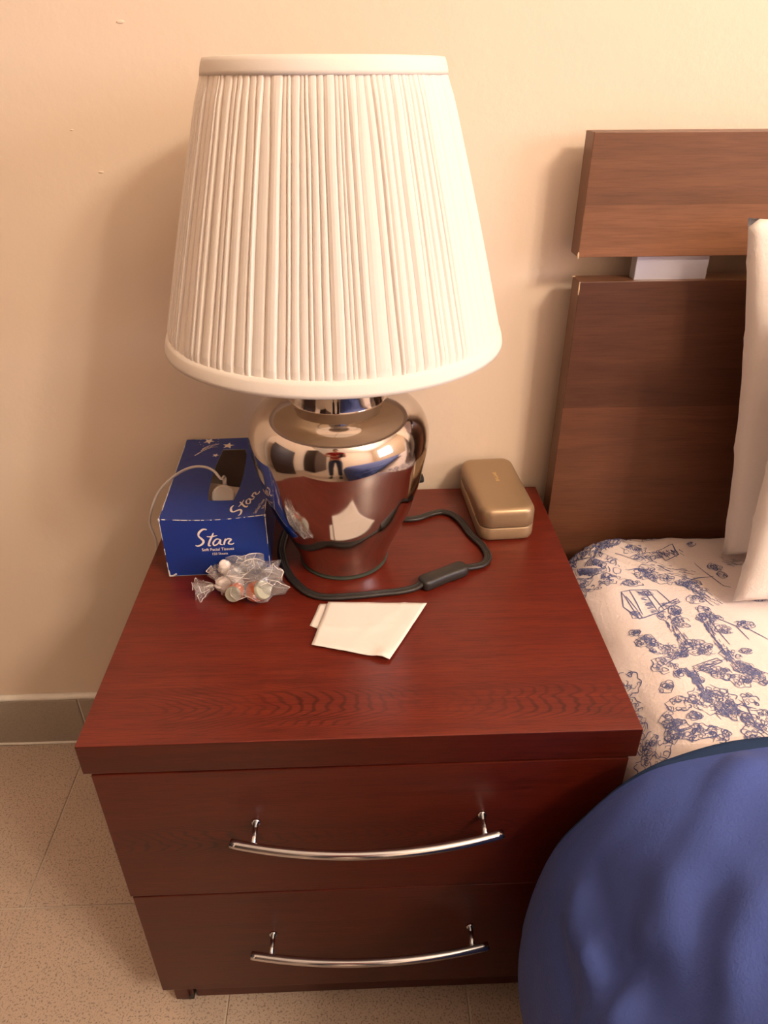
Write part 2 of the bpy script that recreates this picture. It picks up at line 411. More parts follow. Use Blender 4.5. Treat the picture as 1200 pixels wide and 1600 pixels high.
def drawer(z0, z1, hz, bow, mat, xi):
    d = new_mesh('drawer', *box(0.0055 + xi, W - .0055, -D + .0018, -D + .0200, z0, z1, 0.0009, 2), mat, ns)
    bar = []; yb = -0.4765
    for i in range(41):
        s = i / 40; x = 0.1255 + (0.380 - 0.1255) * s; k = 1 - (2 * s - 1) ** 2
        bar.append((x, yb - bow * k, hz))
    posts = []
    for x in (0.1465, 0.3635):
        s = (x - .1225) / .2605; y = yb - bow * (1 - (2 * s - 1) ** 2)
        posts.append(tube([(x, -D + .0012, hz), (x, y + .001, hz)], 0.0026, 14))
        posts.append(tube([(x, -D + .0018, hz), (x, -D - .0004, hz)], 0.0042, 16))
    new_mesh('handle', *join(tube(bar, 0.0044, 18), *posts), M['chrome'], d, smooth=True)
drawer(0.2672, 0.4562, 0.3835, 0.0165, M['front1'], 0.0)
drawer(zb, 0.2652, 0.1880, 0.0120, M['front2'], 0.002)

# ------------------------------------------------------------------ table lamp
LX, LY = 0.231, -0.1725
lamp = thing('table_lamp', (LX, LY, H), 'silver vase table lamp with white pleated shade on the nightstand', 'lamp')
prof_k = [(0.0517, 0.0), (0.0557, .015), (0.0616, .029), (0.0683, .044), (0.0748, .059), (0.0806, .073), (0.0852, .088), (0.0889, .102), (0.0919, .117), (0.0947, .132), (0.0972, .146), (0.0985, .158), (0.0975, .170), (0.0935, .182), (0.0865, .1915), (0.077, .1980), (0.066, .2022), (0.056, .2042), (0.0512, .2050), (0.0500, .2070), (0.0498, .2150), (0.0500, .2220), (0.0505, .2275)]
pp = spline([(r, 0, z) for r, z in prof_k], 4)
prof = [(0.001, H + .0032), (0.047, H + .0032), (0.0505, H + .0036)] + [(p.x, H + .0045 + p.z * (1 - .0045 / .2275)) for p in pp] + [(0.047, H + .229), (0.0005, H + .229)]
new_mesh('vase_body', *lathe(prof, LX, LY, 128), M['silver'], lamp, smooth=True)
new_mesh('base_pad', *lathe([(0.0005, H + .0002), (0.0520, H + .0002), (0.0528, H + .0014), (0.0524, H + .0032), (0.0005, H + .0034)], LX, LY, 96), M['felt'], lamp, smooth=True)
new_mesh('neck', *lathe([(0.012, H + .2285), (0.014, H + .236), (0.009, H + .246), (0.009, H + .29), (0.0185, H + .292), (0.0185, H + .345), (0.001, H + .346)], LX, LY, 40), M['chrome'], lamp, smooth=True)
bulb = new_mesh('bulb', *lathe([(0.013, H + .346), (0.016, H + .362), (0.026, H + .382), (0.030, H + .402), (0.026, H + .422), (0.014, H + .434), (0.0005, H + .438)], LX, LY, 40), M['whiteplastic'], lamp, smooth=True)
# shade
ZB, ZT2, RB, RT = 0.7665, 1.0060, 0.1655, 0.1000
def rshade(z): return RB + (RT - RB) * (z - ZB) / (ZT2 - ZB)
rng = random.Random(11)
NP = 122; ws = [rng.choice((0.5, 0.65, 0.8, 1.0, 1.0, 1.2, 1.5, 1.8)) for _ in range(NP)]; tot = sum(ws)
depths = [rng.uniform(0.6, 1.25) for _ in range(NP)]; lean = [rng.uniform(-1, 1) for _ in range(NP)]
samp = []; acc = 0
for i, wd in enumerate(ws):
    for s, dp in ((0.0, 0.0), (0.06, -.2), (0.12, 0.35), (0.35, 0.85), (0.6, 1.0), (0.85, 1.0), (0.94, .9), (0.985, 0.25)):
        samp.append(((acc + wd * s) / tot * 2 * math.pi, dp * depths[i], i, s))
    acc += wd
NZ = 26; V = []; F = []
z0, z1 = ZB + .012, ZT2 - .011
for k in range(NZ + 1):
    t = k / NZ; z = z0 + (z1 - z0) * t
    amp = 0.0040 * (0.75 + 0.25 * math.sin(t * math.pi)) * (1 - 0.45 * sstep(.9, 1, t)) * (1 - .5 * sstep(.04, 0, t))
    for (a, dp, i, s) in samp:
        da = 0.016 * lean[i] * sstep(0.72, 1.0, t) + 0.006 * noise.noise(Vector((i * 1.7, t * 2.2, 5)))
        nxt = lean[(i + 1) % NP]
        da = (1 - s) * da + s * (0.016 * nxt * sstep(0.72, 1.0, t) + 0.006 * noise.noise(Vector((((i + 1) % NP) * 1.7, t * 2.2, 5))))
        r = rshade(z) - 0.0006 + amp * dp
        V.append(Vector((LX + r * math.cos(a + da), LY + r * math.sin(a + da), z)))
n = len(samp)
for k in range(NZ):
    for q in range(n): F.append((k * n + q, k * n + (q + 1) % n, (k + 1) * n + (q + 1) % n, (k + 1) * n + q))
shade = new_mesh('lamp_shade', V, F, M['pleat'], lamp, smooth=False)
def band(za, zb_, off, th=0.0008):
    pr = []
    for i in range(5):
        z = za + (zb_ - za) * i / 4; pr.append((rshade(z) + off + .0006 * math.sin(math.pi * i / 4), z))
    pr += [(rshade(zb_) - .002, zb_ + .0004), (rshade(zb_) - .0035, zb_ - .001), (rshade(za) - .0035, za + .001), (rshade(za) - .002, za - .0004)]
    return lathe(pr, LX, LY, 160, True)
new_mesh('bottom_band', *band(ZB, ZB + .0135, .0028), M['band'], shade, smooth=True)
new_mesh('top_band', *band(ZT2 - .0125, ZT2, .0018), M['band'], shade, smooth=True)
new_mesh('lining', *lathe([(rshade(ZB) - .003, ZB + .002), (rshade(ZT2) - .003, ZT2 - .002)], LX, LY, 120), M['lining'], shade, smooth=True)
sp = []
for a in (0.3, 0.3 + 2.094, 0.3 + 4.188):
    sp.append(tube([(LX + .01 * math.cos(a), LY + .01 * math.sin(a), ZT2 - .02), (LX + .096 * math.cos(a), LY + .096 * math.sin(a), ZT2 - .006)], .0015, 8))
for s_ in (-1, 1):
    sp.append(tube(spline([(LX + s_ * .014, LY, H + .27), (LX + s_ * .045, LY, H + .33), (LX + s_ * .045, LY, H + .43), (LX, LY, ZT2 - .02)], 6), .0014, 8))
new_mesh('shade_holder', *join(*sp), M['chrome'], lamp, smooth=True)
# cord with inline switch
g = at(657, 748, 1, -0.155)
new_mesh('cord_grommet', *tube([(LX + .078, LY + .024, 0.583), (g.x + .003, LY + .030, 0.584)], 0.0058, 16), M['black'], lamp, smooth=True)
cz = H + .0034
cp = [(0.262, -.052, cz), (.300, -.094, cz), (.322, -.0985, cz), (.345, -.0875, cz), (.3600, -.083, cz), (.3735, -.092, cz), (.3835, -.113, cz), (.3905, -.140, cz), (.4010, -.165, cz), (.4040, -.188, cz), (.3965, -.203, cz), (.3800, -.2115, cz + .002), (.3700, -.2155, cz + .005)]
cp2 = [(.3200, -.2435, cz + .005), (.312, -.247, cz + .001), (.2950, -.2515, cz), (.2760, -.2540, cz), (.2450, -.2580, cz), (.2130, -.2590, cz), (.1960, -.2530, cz), (.1830, -.2400, cz), (.1680, -.2150, cz), (.1585, -.1850, cz), (.1545, -.1560, cz), (.1600, -.110, cz), (.1800, -.075, cz), (.2150, -.052, cz), (.262, -.040, cz)]
def flatcord(pts):
    s = spline(pts, 10); a = tube(s, .0021, 8)
    off = []
    for i, p in enumerate(s):
        t = (s[min(i + 1, len(s) - 1)] - s[max(i - 1, 0)]); q = Vector((-t.y, t.x, 0)).normalized() * .0026; off.append(q)
    return join(tube([p + o for p, o in zip(s, off)], .0023, 8), tube([p - o for p, o in zip(s, off)], .0023, 8), a)
cord = new_mesh('cord', *join(flatcord(cp), flatcord(cp2)), M['black'], lamp, smooth=True)
# rocker switch: waisted body
sa = Vector((.3185, -.2445, 0)); sb = Vector((.3730, -.2140, 0)); ax = (sb - sa).normalized(); nx = Vector((-ax.y, ax.x, 0)); L = (sb - sa).length
def swloop(z, inset):
    out = []
    for i in range(48):
        a = 2 * math.pi * i / 48; c_, s_ = math.cos(a), math.sin(a)
        u = math.copysign(abs(c_) ** 0.35, c_) * (L / 2 - inset); vv = math.copysign(abs(s_) ** 0.45, s_)
        wd = 0.0108 - 0.0022 * math.cos(u / (L / 2) * math.pi * .5) - inset
        out.append((sa + sb) / 2 + ax * u + nx * (vv * wd) + Vector((0, 0, z)))
    return out
loops = [swloop(H + .0008, .0012), swloop(H + .003, 0), swloop(H + .0105, 0), swloop(H + .0125, .001), swloop(H + .0135, .0028)]
V = [p for l_ in loops for p in l_]; F = []
for k in range(4):
    for i in range(48): F.append((k * 48 + i, k * 48 + (i + 1) % 48, (k + 1) * 48 + (i + 1) % 48, (k + 1) * 48 + i))
F.append(tuple(range(4 * 48, 5 * 48))); F.append(tuple(reversed(range(48))))
new_mesh('inline_switch', V, F, M['black'], cord, smooth=True)

# ------------------------------------------------------------------ brush strokes and print
def ribbon(pts, wid, surf):
    """pts: 2D list in surface coordinates, wid: width or list; surf(u,v)->(point)"""
    V = []; F = []; n = len(pts)
    for i, p in enumerate(pts):
        a = pts[max(i - 1, 0)]; b = pts[min(i + 1, n - 1)]
        tx, ty = b[0] - a[0], b[1] - a[1]; l_ = math.hypot(tx, ty) or 1; nx_, ny_ = -ty / l_, tx / l_
        w_ = (wid[i] if isinstance(wid, (list, tuple)) else wid) / 2
        V.append(surf(p[0] + nx_ * w_, p[1] + ny_ * w_)); V.append(surf(p[0] - nx_ * w_, p[1] - ny_ * w_))
    for i in range(n - 1): F.append((2 * i, 2 * i + 1, 2 * i + 3, 2 * i + 2))
    return V, F
def spl2(pts, sub=6):
    return [(p.x, p.y) for p in spline([(a, b, 0) for a, b in pts], sub)]
STAR = [  # hand-lettered word in a unit box, (points, widths)
    ([(.27, .98), (.16, 1.0), (.06, .84), (.05, .66), (.13, .52), (.20, .38), (.17, .22), (.06, .12), (-.02, .16)], [.03, .06, .07, .05, .07, .075, .06, .05, .03]),
    ([(.46, .80), (.42, .58), (.37, .34), (.36, .14), (.42, .12)], [.03, .055, .06, .06, .03]),
    ([(.28, .62), (.40, .60), (.58, .66)], [.02, .045, .02]),
    ([(.66, .44), (.56, .46), (.48, .28), (.52, .13), (.62, .22), (.68, .42), (.68, .20), (.76, .14)], [.03, .045, .055, .05, .04, .05, .05, .03]),
    ([(.82, .46), (.80, .28), (.79, .14)], [.04, .055, .04]),
    ([(.80, .30), (.88, .44), (.98, .40), (.93, .28), (.92, .18), (1.02, .14), (1.08, .20)], [.03, .04, .055, .05, .045, .04, .02])]
def star_word(ox, oy, sx, sy, surf, slant=.0):
    out = []
    for pts, wd in STAR:
        k = max(1, 5); sp_ = spl2(pts, k); ww = []
        for i in range(len(sp_)):
            t = i / (len(sp_) - 1) * (len(wd) - 1); a = int(min(t, len(wd) - 2)); ww.append((wd[a] + (wd[a + 1] - wd[a]) * (t - a)) * (sx + sy) / 2 * 1.15)
        out.append(ribbon([(ox + (x + slant * y) * sx, oy + y * sy) for x, y in sp_], ww, surf))
    return join(*out)
def text_vf(body, size, surf, ox, oy, align='CENTER', offset=0.0, sx=1.0, shear=0.0):
    cu = bpy.data.curves.new('t', 'FONT'); cu.body = body; cu.size = 1.0; cu.align_x = align; cu.offset = offset; cu.resolution_u = 2; cu.shear = shear
    to = bpy.data.objects.new('t', cu); C.objects.link(to); bpy.context.view_layer.update()
    dg = bpy.context.evaluated_depsgraph_get(); me = to.evaluated_get(dg).to_mesh()
    V = [surf(ox + v.co.x * size * sx, oy + v.co.y * size) for v in me.vertices]; F = [tuple(p.vertices) for p in me.polygons]
    to.evaluated_get(dg).to_mesh_clear(); bpy.data.objects.remove(to); bpy.data.curves.remove(cu)
    return V, F
def star_poly(cx, cy, r, surf, sy=1.0, rot=0.3, spikes=5):
    P = [surf(cx, cy)]
    for i in range(spikes * 2):
        a = rot + math.pi * i / spikes; q = r if i % 2 == 0 else r * .42
        P.append(surf(cx + q * math.cos(a), cy + q * math.sin(a) * sy))
    return P, [(0, 1 + i, 1 + (i + 1) % (spikes * 2)) for i in range(spikes * 2)]

# ------------------------------------------------------------------ tissue box (local frame: x across the front, y to the wall)
BW, BL, BH = 0.1165, 0.2045, 0.0775
bo = Vector((0.0290, -0.2095, H + .0012)); ba = R(2.6)
Mb = Matrix.Translation(bo) @ Matrix.Rotation(ba, 4, 'Z'); Mi = Mb.inverted()
tb = thing('tissue_box', bo + Vector((.05, .1, 0)), 'worn blue cardboard tissue box lettered Star, against the silver lamp', 'tissue box')
def dent(x, y):   # the top sags to the front edge
    k = math.sin(math.pi * min(max(x / BW, 0), 1))
    return -0.0030 * k * math.exp(-(y / 0.035) ** 2) - 0.0015 * k * math.exp(-((y - .05) / .06) ** 2)
def btop(x, y, e=0.0): return Mb @ Vector((x, y, BH + dent(x, y) + e))
def bfront(x, z, e=0.0): return Mb @ Vector((x, -0.0012 * math.sin(math.pi * min(max(x / BW, 0), 1)) * math.sin(math.pi * min(max(z / BH, 0), 1)) - e, z + dent(x, 0) * z / BH))
hole_px = [(349, 704), (383, 703), (385.6, 710), (384, 725), (380, 745), (374, 763), (365, 780.6), (345, 781), (325.6, 781), (325.6, 770), (330, 752), (336, 732.5), (344, 714)]
hole = [(Mi @ at(px, py, 2, H + BH)) for px, py in hole_px]
hc = sum((h for h in hole), Vector()) / len(hole)
# angular resample
def ray_poly(poly, c0, a):
    d = Vector((math.cos(a), math.sin(a))); best = None
    for i in range(len(poly)):
        p = Vector(poly[i][:2]) - c0; q = Vector(poly[(i + 1) % len(poly)][:2]) - c0; e = q - p
        den = d.x * e.y - d.y * e.x
        if abs(den) < 1e-12: continue
        t = (p.x * e.y - p.y * e.x) / den; s = (p.x * d.y - p.y * d.x) / den
        if t > 0 and -1e-6 <= s <= 1 + 1e-6: best = t if best is None else max(best, t)
    return best
c2 = Vector((hc.x, hc.y)); rect = [(0, 0), (BW, 0), (BW, BL), (0, BL)]
angs = sorted([math.atan2(y - c2.y, x - c2.x) for x, y in rect] + [math.atan2(h.y - c2.y, h.x - c2.x) for h in hole] + [2 * math.pi * i / 60 - math.pi + .003 for i in range(60)])
NR = 7; V = []; F = []; na = len(angs)
for a in angs:
    r0 = ray_poly([(h.x, h.y) for h in hole], c2, a); r1 = ray_poly(rect, c2, a)
    for k in range(NR + 1):
        r = r0 + (r1 - r0) * k / NR; p = c2 + Vector((math.cos(a), math.sin(a))) * r
        V.append(btop(min(max(p.x, 0), BW), min(max(p.y, 0), BL)))
for i in range(na):
    j = (i + 1) % na
    for k in range(NR): F.append((i * (NR + 1) + k, i * (NR + 1) + k + 1, j * (NR + 1) + k + 1, j * (NR + 1) + k))
topvf = (V, F)
def side(f, nu=10, nv=6): return grid(f, nu, nv)
fr = side(lambda u, v: bfront(u * BW, v * BH))
def sd(x0, y0, x1, y1): return side(lambda u, v: Mb @ Vector((x0 + (x1 - x0) * u, y0 + (y1 - y0) * u, v * BH)))
rt = sd(BW, 0, BW, BL); bk = sd(BW, BL, 0, BL); lf = sd(0, BL, 0, 0); bt = side(lambda u, v: Mb @ Vector((u * BW, (1 - v) * BL, 0.0003)), 2, 2)
V, F = join(topvf, fr, rt, bk, lf, bt)
carton = new_mesh('carton', V, F, [M['card'], M['cardin'], M['cardwear']], tb)
md = carton.modifiers.new('thick', 'SOLIDIFY'); md.thickness = 0.0007; md.offset = -1; md.use_quality_normals = True
md.material_offset = 1; md.material_offset_rim = 2
bmx = bmesh.new(); bmx.from_mesh(carton.data); bmesh.ops.remove_doubles(bmx, verts=bmx.verts, dist=0.00015); bmesh.ops.recalc_face_normals(bmx, faces=bmx.faces)
bmx.to_mesh(carton.data); bmx.free()
# orientation check: the front face must point toward the viewer
for p in carton.data.polygons:
    if p.center.z > BH * .9 and abs(p.normal.z) > .8:
        if p.normal.z < 0: carton.data.flip_normals()
        break
def ip(x, y, z): return Mb @ Vector((x, y, z))
flap = join(grid(lambda u, v: ip(.014 + .052 * u * (1 - .3 * v) + .004 * math.sin(v * 5), .095 + .085 * v, BH - .003 - .050 * u), 8, 8),
            grid(lambda u, v: ip(.020 + .075 * u, .055 + .06 * v, .042 + .012 * v + .004 * math.sin(u * 6)), 8, 6))
fl = new_mesh('inner_flap', *flap, M['cardin'], tb, smooth=True)
# print on the box
fsurf = lambda x, z: bfront(x, z, .0004)
front_print = join(star_word(.0355, .0395, .0395, .0260, fsurf, .12),
    text_vf('Soft Facial Tissues', .0058, fsurf, .0600, .0352, offset=.012, sx=.86),
    text_vf('150 Sheets', .0048, fsurf, .0615, .0290, offset=.012, sx=.86))
new_mesh('front_lettering', *front_print, M['print'], tb)
def tsurf_rot(ox, oy, ang):
    c_, s_ = math.cos(ang), math.sin(ang)
    return lambda x, y: btop(min(ox + x * c_ - y * s_, BW - .0008), oy + x * s_ + y * c_, .0004)
pS = Mi @ at(371, 804, 2, H + BH); pE = Mi @ at(404, 770, 2, H + BH)
ang = math.atan2(pE.y - pS.y, pE.x - pS.x); Lw = (pE - pS).length
ts = tsurf_rot(pS.x, pS.y, ang)
top_print = [star_word(0.0, -.004, Lw * .95, .019, ts, .1)]
pq = Mi @ at(400, 803, 2, H + BH); ts2 = tsurf_rot(pq.x, pq.y, ang + .12)
top_print.append(text_vf('Soft Facial Tissues', .0052, ts2, 0, 0, align='LEFT', offset=.010, sx=.8))
top_print.append(text_vf('150 Sheets', .0038, ts2, .010, -.0050, align='LEFT', offset=.010, sx=.8))
new_mesh('top_lettering', *join(*top_print), M['print'], tb)
marks = []
t0 = lambda x, y: btop(x, y, .0004)
for px, py, r in ((327, 691, .0080), (357, 698, .0084), (337, 713, .0048)):
    h_ = Mi @ at(px, py, 2, H + BH); marks.append(star_poly(h_.x, h_.y, r, t0, 1.15, .35 + px * .01))
h_ = Mi @ at(327, 691, 2, H + BH)
for i in range(9):
    a = math.pi * (0.9 + i * 0.15); marks.append(star_poly(h_.x + .0125 * math.cos(a), h_.y + .016 * math.sin(a), .0010, t0))
for q in ([(304.5, 713.5), (320, 705), (332, 700.5), (341, 700)], [(314, 706), (325, 701), (342, 695.5)], [(316, 703.5), (328, 698), (343, 695)]):
    l_ = [Mi @ at(a, b, 2, H + BH) for a, b in q]; pts = spl2([(p.x, p.y) for p in l_], 5)
    marks.append(ribbon(pts, [.0014 - .0009 * i / len(pts) for i in range(len(pts))], t0))
new_mesh('printed_stars', *join(*marks), M['print'], tb)
# worn white edges
wr = []
for (a, b, n_) in (((0, 0), (BW, 0), 26), ((0, 0), (0, BL), 10), ((BW, 0), (BW, BL), 10)):
    for i in range(n_):
        s = random.random() ** (1.3 if n_ == 10 else 1); l_ = random.uniform(.001, .006) if n_ > 10 else random.uniform(.002, .008)
        L_ = math.hypot(b[0] - a[0], b[1] - a[1]); e = min(s + l_ / L_, 1)
        p0 = Vector((a[0] + (b[0] - a[0]) * s, a[1] + (b[1] - a[1]) * s)); p1 = Vector((a[0] + (b[0] - a[0]) * e, a[1] + (b[1] - a[1]) * e))
        wr.append(tube([btop(p0.x, p0.y, .0), btop(p1.x, p1.y, .0)], random.uniform(.00025, .0006), 5))
for x in (0, BW):
    for i in range(12):
        z = random.random() * BH * .9; wr.append(tube([ip(x, 0, z), ip(x, 0, min(z + random.uniform(.002, .012), BH))], random.uniform(.0003, .0006), 5))
    wr.append(tube([ip(x, 0, BH - .002), ip(x, 0, BH + .0004)], .0012, 6))
wr.append(tube([ip(.0004, 0, .0004), ip(.004, -.0005, .0006), ip(.0085, -.0002, .003)], .0010, 6))
wr.append(tube([ip(.0004, 0, .0004), ip(.0002, -.0002, .008)], .0009, 6))
w_ = new_mesh('worn_edge', *join(*wr), M['cardwear'], tb); tag(w_, 'white worn cardboard along the box edges', kind='stuff')

# ------------------------------------------------------------------ white charging puck and its cable
ch = thing('charging_puck', Mb @ Vector((.04, .035, .03)), 'round white charging puck on a thin cable, inside the tissue box opening', 'charger')
pc = Mb @ Vector(((Mi @ at(349, 775, 2, H + BH - .010)).x, (Mi @ at(349, 775, 2, H + BH - .010)).y, BH - .012))
q_ = Euler((R(48), R(8), 0)).to_matrix().to_4x4()
pv = lathe([(.0005, -.0035), (.0125, -.0035), (.0138, -.002), (.0140, .0015), (.0132, .0032), (.0110, .0036), (.0105, .0031), (.0005, .0030)], 0, 0, 48)
new_mesh('puck', *xf(pv, Matrix.Translation(pc) @ q_), M['whiteplastic'], ch, smooth=True)
ctop = pc + (q_.to_3x3() @ Vector((0, .0135, 0)))
cab = [ctop, ctop + Vector((0, .004, .010)), at(345, 748, 1, -.150), at(334, 736, 1, -.145), at(318, 729.5, 1, -.140), at(297, 731, 1, -.135), at(272, 744, 1, -.130), at(250, 766, 1, -.130), at(238, 792, 1, -.135), at(234, 818, 1, -.135), at(244, 846, 1, -.140), (-.0065, -.135, .46), (-.0045, -.12, .38), (-.006, -.10, .22), (-.02, -.09, .06), (-.05, -.08, .0034), (-.06, -.05, .003), (-.03, -.03, .003)]
new_mesh('cable', *tube(spline(cab, 9), .0016, 10), M['whiteplastic'], ch, smooth=True)
new_mesh('strain_relief', *tube([ctop, ctop + Vector((0, .0035, .009))], .0026, 12), M['whiteplastic'], ch, smooth=True)

# ------------------------------------------------------------------ spectacle case
ec = thing('spectacle_case', (0.4300, -0.078, H), 'matt champagne gold spectacle case lying at the back right of the nightstand', 'glasses case')
Me = Matrix.Translation((0.4300, -0.0795, H)) @ Matrix.Rotation(R(3.2), 4, 'Z')
CW, CL = 0.0705, 0.143
def rrect(w_, l_, r, z, n=8):
    out = []
    for cx, cy, a0 in ((w_ / 2 - r, l_ / 2 - r, 0), (-w_ / 2 + r, l_ / 2 - r, 90), (-w_ / 2 + r, -l_ / 2 + r, 180), (w_ / 2 - r, -l_ / 2 + r, 270)):
        for i in range(n + 1):
            a = R(a0 + 90 * i / n); out.append(Vector((cx + r * math.cos(a), cy + r * math.sin(a), z)))
    return out
def shell(levels):
    V = []; F = []; n = None
    for (ins, z) in levels:
        l_ = rrect(CW - 2 * ins, CL - 2 * ins, max(.016 - ins, .004), z); n = len(l_); V += l_
    for k in range(len(levels) - 1):
        for i in range(n): F.append((k * n + i, k * n + (i + 1) % n, (k + 1) * n + (i + 1) % n, (k + 1) * n + i))
    F.append(tuple(range((len(levels) - 1) * n, len(levels) * n))); F.append(tuple(reversed(range(n))))
    return xf((V, F), Me)
new_mesh('case_base', *shell([(.004, .0003), (.0015, .0015), (.0003, .004), (0, .008), (0, .0178), (.0006, .0186)]), M['gold'], ec, smooth=True)
new_mesh('case_gap', *shell([(.0022, .0184), (.0022, .0204)]), M['black'], ec)
lid = shell([(.0006, .0202), (0, .0210), (0, .0365), (.0005, .0395), (.0018, .0423), (.0038, .0440), (.0065, .0450), (.012, .0455)])
new_mesh('lid', *lid, M['gold'], ec, smooth=True)
csurf = lambda x, y: Me @ Vector((-y + .002, x + .013, .0459))
new_mesh('case_lettering', *text_vf('BVLGARI', .0064, csurf, 0, -.002, offset=.012, sx=.95), M['goldfoil'], ec)
st = [box(-.0003, .0003, -.0012, .0012, -.0006, .0006, mat4=Me @ Matrix.Translation((-CW / 2 - .0002, -.040 + .0052 * i, .0222))) for i in range(12)]
tag(new_mesh('stitching', *join(*st), M['goldfoil'], ec), 'row of gold stitches along the lid edge', kind='stuff')

# ------------------------------------------------------------------ folded tissue
pt = thing('paper_tissue', (0.26, -0.31, H), 'folded white paper tissue lying flat in front of the lamp', 'tissue')
def sheet(poly, z0, amp, seed, n=18, lift=None):
    a, b, c_, d = [at(px, py, 2, H) for px, py in poly]      # far-left, far-right, near-right, near-left
    def f(u, v):
        p = a.lerp(b, u).lerp(d.lerp(c_, u), v)
        z = H + z0 + amp * (0.5 + 0.5 * noise.noise(Vector((p.x * 45, p.y * 45, seed)))) + amp * .6 * abs(noise.noise(Vector((p.x * 20, p.y * 20, seed + 4))))
        z += amp * .9 * max(0, 1 - abs(u + .35 * v - .78) / .035) * .6 + amp * .5 * max(0, 1 - abs(v - .62 + .2 * u) / .05)
        if lift: z += lift(u, v)
        return Vector((p.x, p.y, z))
    V, F = grid(f, n, n); return V, F
ol = [sheet([(498, 946), (540, 946), (520, 990), (486, 975)], .0003, .0004, 3, 10), sheet([(500, 945), (545, 945), (525, 994), (484, 979)], .0011, .0005, 5, 10),
      sheet([(517, 944), (664, 945), (606, 1030), (489, 1004)], .0018, .0004, 7),
      sheet([(513, 944), (667, 946), (609, 1034), (487, 1011)], .0026, .0012, 9, 22, lambda u, v: .0030 * math.exp(-((u - .90) / .10) ** 2 - ((v - .98) / .14) ** 2) * (1 if u < .93 else .6))]
for i, vf in enumerate(ol):
    o = new_mesh('tissue_ply', *vf, M['paper'], pt, smooth=True)
    m_ = o.modifiers.new('s', 'SOLIDIFY'); m_.thickness = .0004; m_.offset = 1

# ------------------------------------------------------------------ tied plastic bag and contents
def crumple(cx, cy, cz_, rx, ry, rz, amp, seed, sub=4, zmin=H + .0004, freq=60):
    bm = bmesh.new(); bmesh.ops.create_icosphere(bm, subdivisions=sub, radius=1)
    for v in bm.verts:
        n_ = v.co.copy(); k = noise.noise(n_ * 2.1 + Vector((seed, 0, 0))); k2 = abs(noise.noise(n_ * 4.4 + Vector((0, seed, 0))))
        k3 = abs(noise.noise(n_ * 8.5 + Vector((0, seed, 3))))
        s = 1 + amp * (0.8 * k - 1.1 * k2 - .55 * k3 + .3)
        v.co = Vector((cx + n_.x * rx * s, cy + n_.y * ry * s, max(cz_ + n_.z * rz * s, zmin)))
    return bm_vf(bm)
bag = thing('plastic_bag', (.125, -.25, H), 'small knotted clear plastic bag in front of the blue tissue box', 'plastic bag')
pouch = crumple(.1325, -.2390, H + .0165, .0325, .0255, .0205, .62, 2.3, 3)
fold2 = crumple(.1240, -.2330, H + .0200, .0300, .0170, .0165, .9, 7.7, 3)
pouch = crumple(.1335, -.2425, H + .0170, .0325, .0275, .0210, .62, 2.3, 3)
new_mesh('bag_pouch', *pouch, M['film'], bag, smooth=False)
new_mesh('bag_pouch_fold', *fold2, M['film'], bag, smooth=False)
def creases(vf, cnt, seed, steps=(2, 6)):
    rg = random.Random(seed); nb = {}
    for f_ in vf[1]:
        for i in range(len(f_)): nb.setdefault(f_[i], set()).add(f_[(i + 1) % len(f_)]); nb.setdefault(f_[(i + 1) % len(f_)], set()).add(f_[i])
    out = []
    for _ in range(cnt):
        i = rg.randrange(len(vf[0])); P = [vf[0][i]]; d = None
        for k in range(rg.randint(*steps)):
            c_ = sorted(nb[i])
            j = rg.choice(c_) if d is None else max(c_, key=lambda q: (vf[0][q] - vf[0][i]).normalized().dot(d))
            d = (vf[0][j] - vf[0][i]).normalized(); i = j; P.append(vf[0][i])
        P = [Vector((p.x, p.y, p.z + .0003)) for p in P]
        w_ = rg.uniform(.0001, .00036); out.append(tube(spline(P, 3), lambda t, w_=w_: w_ * (.3 + math.sin(math.pi * t)), 5))
    return join(*out)
tag(new_mesh('film_crease', *join(creases(pouch, 46, 4, (1, 3)), creases(fold2, 26, 6, (1, 3))), M['creasemat'], bag, smooth=True), 'bright creases in the plastic film', kind='stuff')
new_mesh('knot', *join(crumple(.1010, -.2400, H + .0105, .0150, .0085, .0098, .22, 3.3, 4), crumple(.1120, -.2410, H + .0140, .0080, .0085, .0100, .3, 1.3, 3)), M['filmwhite'], bag, smooth=True)
def fan(p0, d, upv, L_, wd, seed):
    side_ = d.cross(upv).normalized()
    def f(u, v):
        a = (u - .5) * 2; r = v
        q = p0 + d * (L_ * r * (1 - .25 * a * a)) + side_ * (a * wd * (r ** .8) + .0) + upv * (.0045 * r * math.sin(a * 9 + seed) + .003 * r * noise.noise(Vector((a * 5, r * 3, seed))))
        q.z = max(q.z, H + .0005); return q
    return grid(f, 20, 8)
tail = join(fan(Vector((.088, -.239, H + .009)), Vector((-1, -.12, .05)), Vector((0, .2, 1)), .026, .014, 1),
    fan(Vector((.090, -.239, H + .009)), Vector((-.8, -.75, -.12)), Vector((.1, 0, 1)), .026, .008, 4),
    fan(Vector((.092, -.237, H + .012)), Vector((-.5, .25, .8)), Vector((.6, 0, .6)), .020, .010, 2))
new_mesh('bag_tail', *tail, M['film'], bag)
tag(new_mesh('tail_crease', *creases(tail, 40, 9, (2, 5)), M['creasemat'], bag, smooth=True), 'bright creases in the bag tail', kind='stuff')
new_mesh('bag_ear', *join(crumple(.1000, -.2320, H + .0265, .0080, .0055, .0115, .35, 9.1, 3), crumple(.1075, -.2345, H + .0200, .0075, .0070, .0120, .4, 5.1, 3)), M['filmwhite'], bag, smooth=True)
